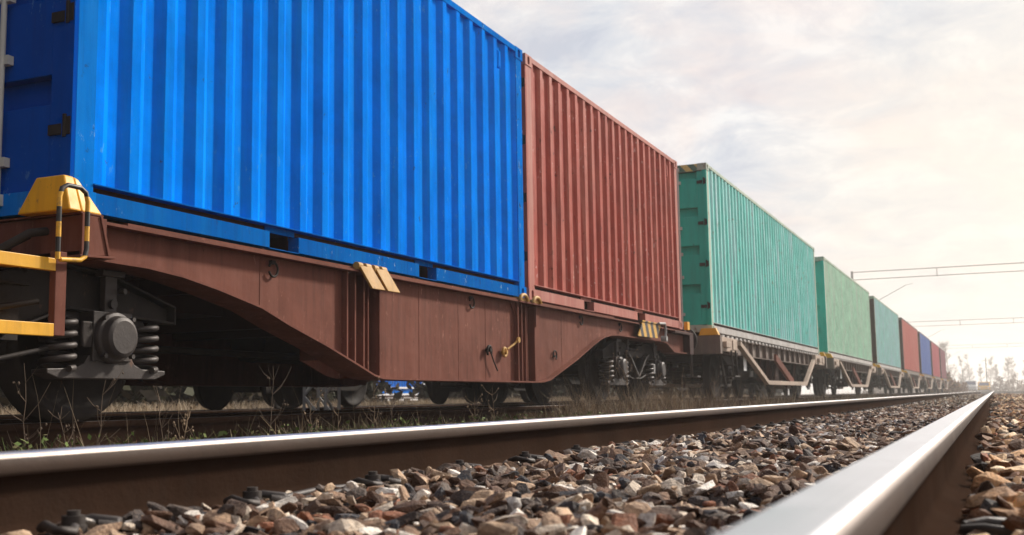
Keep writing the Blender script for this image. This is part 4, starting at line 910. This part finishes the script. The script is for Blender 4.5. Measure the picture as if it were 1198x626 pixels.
BP = [[.22,.10,.06],[.28,.14,.07],[.16,.09,.06],[.3,.2,.1]]
bush(-5.6, 128, 1.3, 2.6, 1, 'rusty brown bush touching the end of the train', BP); bush(-5.0, 142, 1.3, 2.3, 2, 'rusty brown bush between the train and the white van', BP); bush(-5.6, 160, 1.6, 2.4, 3, 'low brown bush behind the first two', BP); bush(-4.6, 175, 1.2, 1.6, 5, 'smallest brown bush left of the white van', BP)
n = 9000; x = rng.uniform(-30, 120, n); y = rng.uniform(270, 330, n); zz = rng.random(n)**1.2*(2.2+1.0*np.sin(x*.5)+.8*np.sin(x*1.7)); c0 = np.c_[x, y, -.3+zz]; a = rng.normal(size=(n, 3)); a /= np.linalg.norm(a, axis=1)[:, None]; b2 = np.cross(a, rng.normal(size=(n, 3))); b2 /= np.linalg.norm(b2, axis=1)[:, None]; s_ = rng.uniform(.3, .8, n)[:, None]
tag(np_mesh('far_scrub', np.stack([c0-a*s_, c0+b2*s_*.4, c0+a*s_, c0-b2*s_*.4], 1).reshape(-1, 3), np.arange(4*n).reshape(-1, 4), [VEG], col=np.repeat(cpick([[.22,.15,.11],[.17,.115,.085]], n), 4, 0)), kind='stuff')
# white van and yellow truck far down the line
def vehicle(name, x, y, w_, h, ln, body, label, cat, cab=None):
    t = empty(name, (x, y, -.22), label, cat)
    mb = MB(); hw = w_/2
    mb.prism_x([(0, .35), (0, h*.52), (.55, h*.62), (1.0, h), (ln, h), (ln, .35)], -hw, hw); mb.build('body', body, t, .06)
    mb = MB(); mb.hexa([(-hw*.85, .50, h*.64), (hw*.85, .50, h*.64), (hw*.85, .58, h*.64), (-hw*.85, .58, h*.64)], [(-hw*.75, .90, h*.94), (hw*.75, .90, h*.94), (hw*.75, .98, h*.94), (-hw*.75, .98, h*.94)]); mb.build('windscreen', GLASS, t)
    for s in (1, -1):
        MB().box(s*hw*.6, s*hw*.92, -.03, .02, h*.38, h*.48).build('headlight', WHITE, t)
        for yy in (.8, ln-.8): MB().cyl((s*(hw-.02), yy, .35), (s*(hw-.25), yy, .35), .35, n=18).build('wheel', BLACK, t)
    MB().box(-hw*.95, hw*.95, -.08, 0, .3, .5).build('bumper', BLACK, t)
vehicle('van', -4.15, 228, 2.1, 2.25, 5.0, WHITE, 'small white van with dark blue windscreen at the end of the line', 'van')
vehicle('truck', -1.9, 236, 2.2, 2.0, 5.5, YEL, 'hazy yellow truck right of the white van', 'truck')
t = tag(MB().cyl((0, 0, 0), (0, 0, 7.0), .09, n=10).bar((-.8, 0, 6.3), (.2, 0, 6.6), .06, .06).build('line_pole', IRON), 'thin dark pole rising above the yellow truck', 'pole'); t.location = (-1.35, 245, -.3)
# pale level crossing road across the tracks
tag(MB().box(-60, 60, 150, 158, -.30, -.045).build('road', CONC), kind='structure')
# ------------------------------------------------------------------ haze
HZ = bpy.data.materials.new('haze_air'); HZ.use_nodes = True; t = HZ.node_tree; t.nodes.clear()
o_ = N(t, 'ShaderNodeOutputMaterial'); v = N(t, 'ShaderNodeVolumePrincipled'); v.inputs['Color'].default_value = (1, .97, .93, 1); v.inputs['Density'].default_value = .0012; v.inputs['Anisotropy'].default_value = .45
t.links.new(v.outputs[0], o_.inputs['Volume'])
tag(MB().box(-650, 650, -210, 910, -1.5, 17.5).build('haze', HZ), kind='stuff')
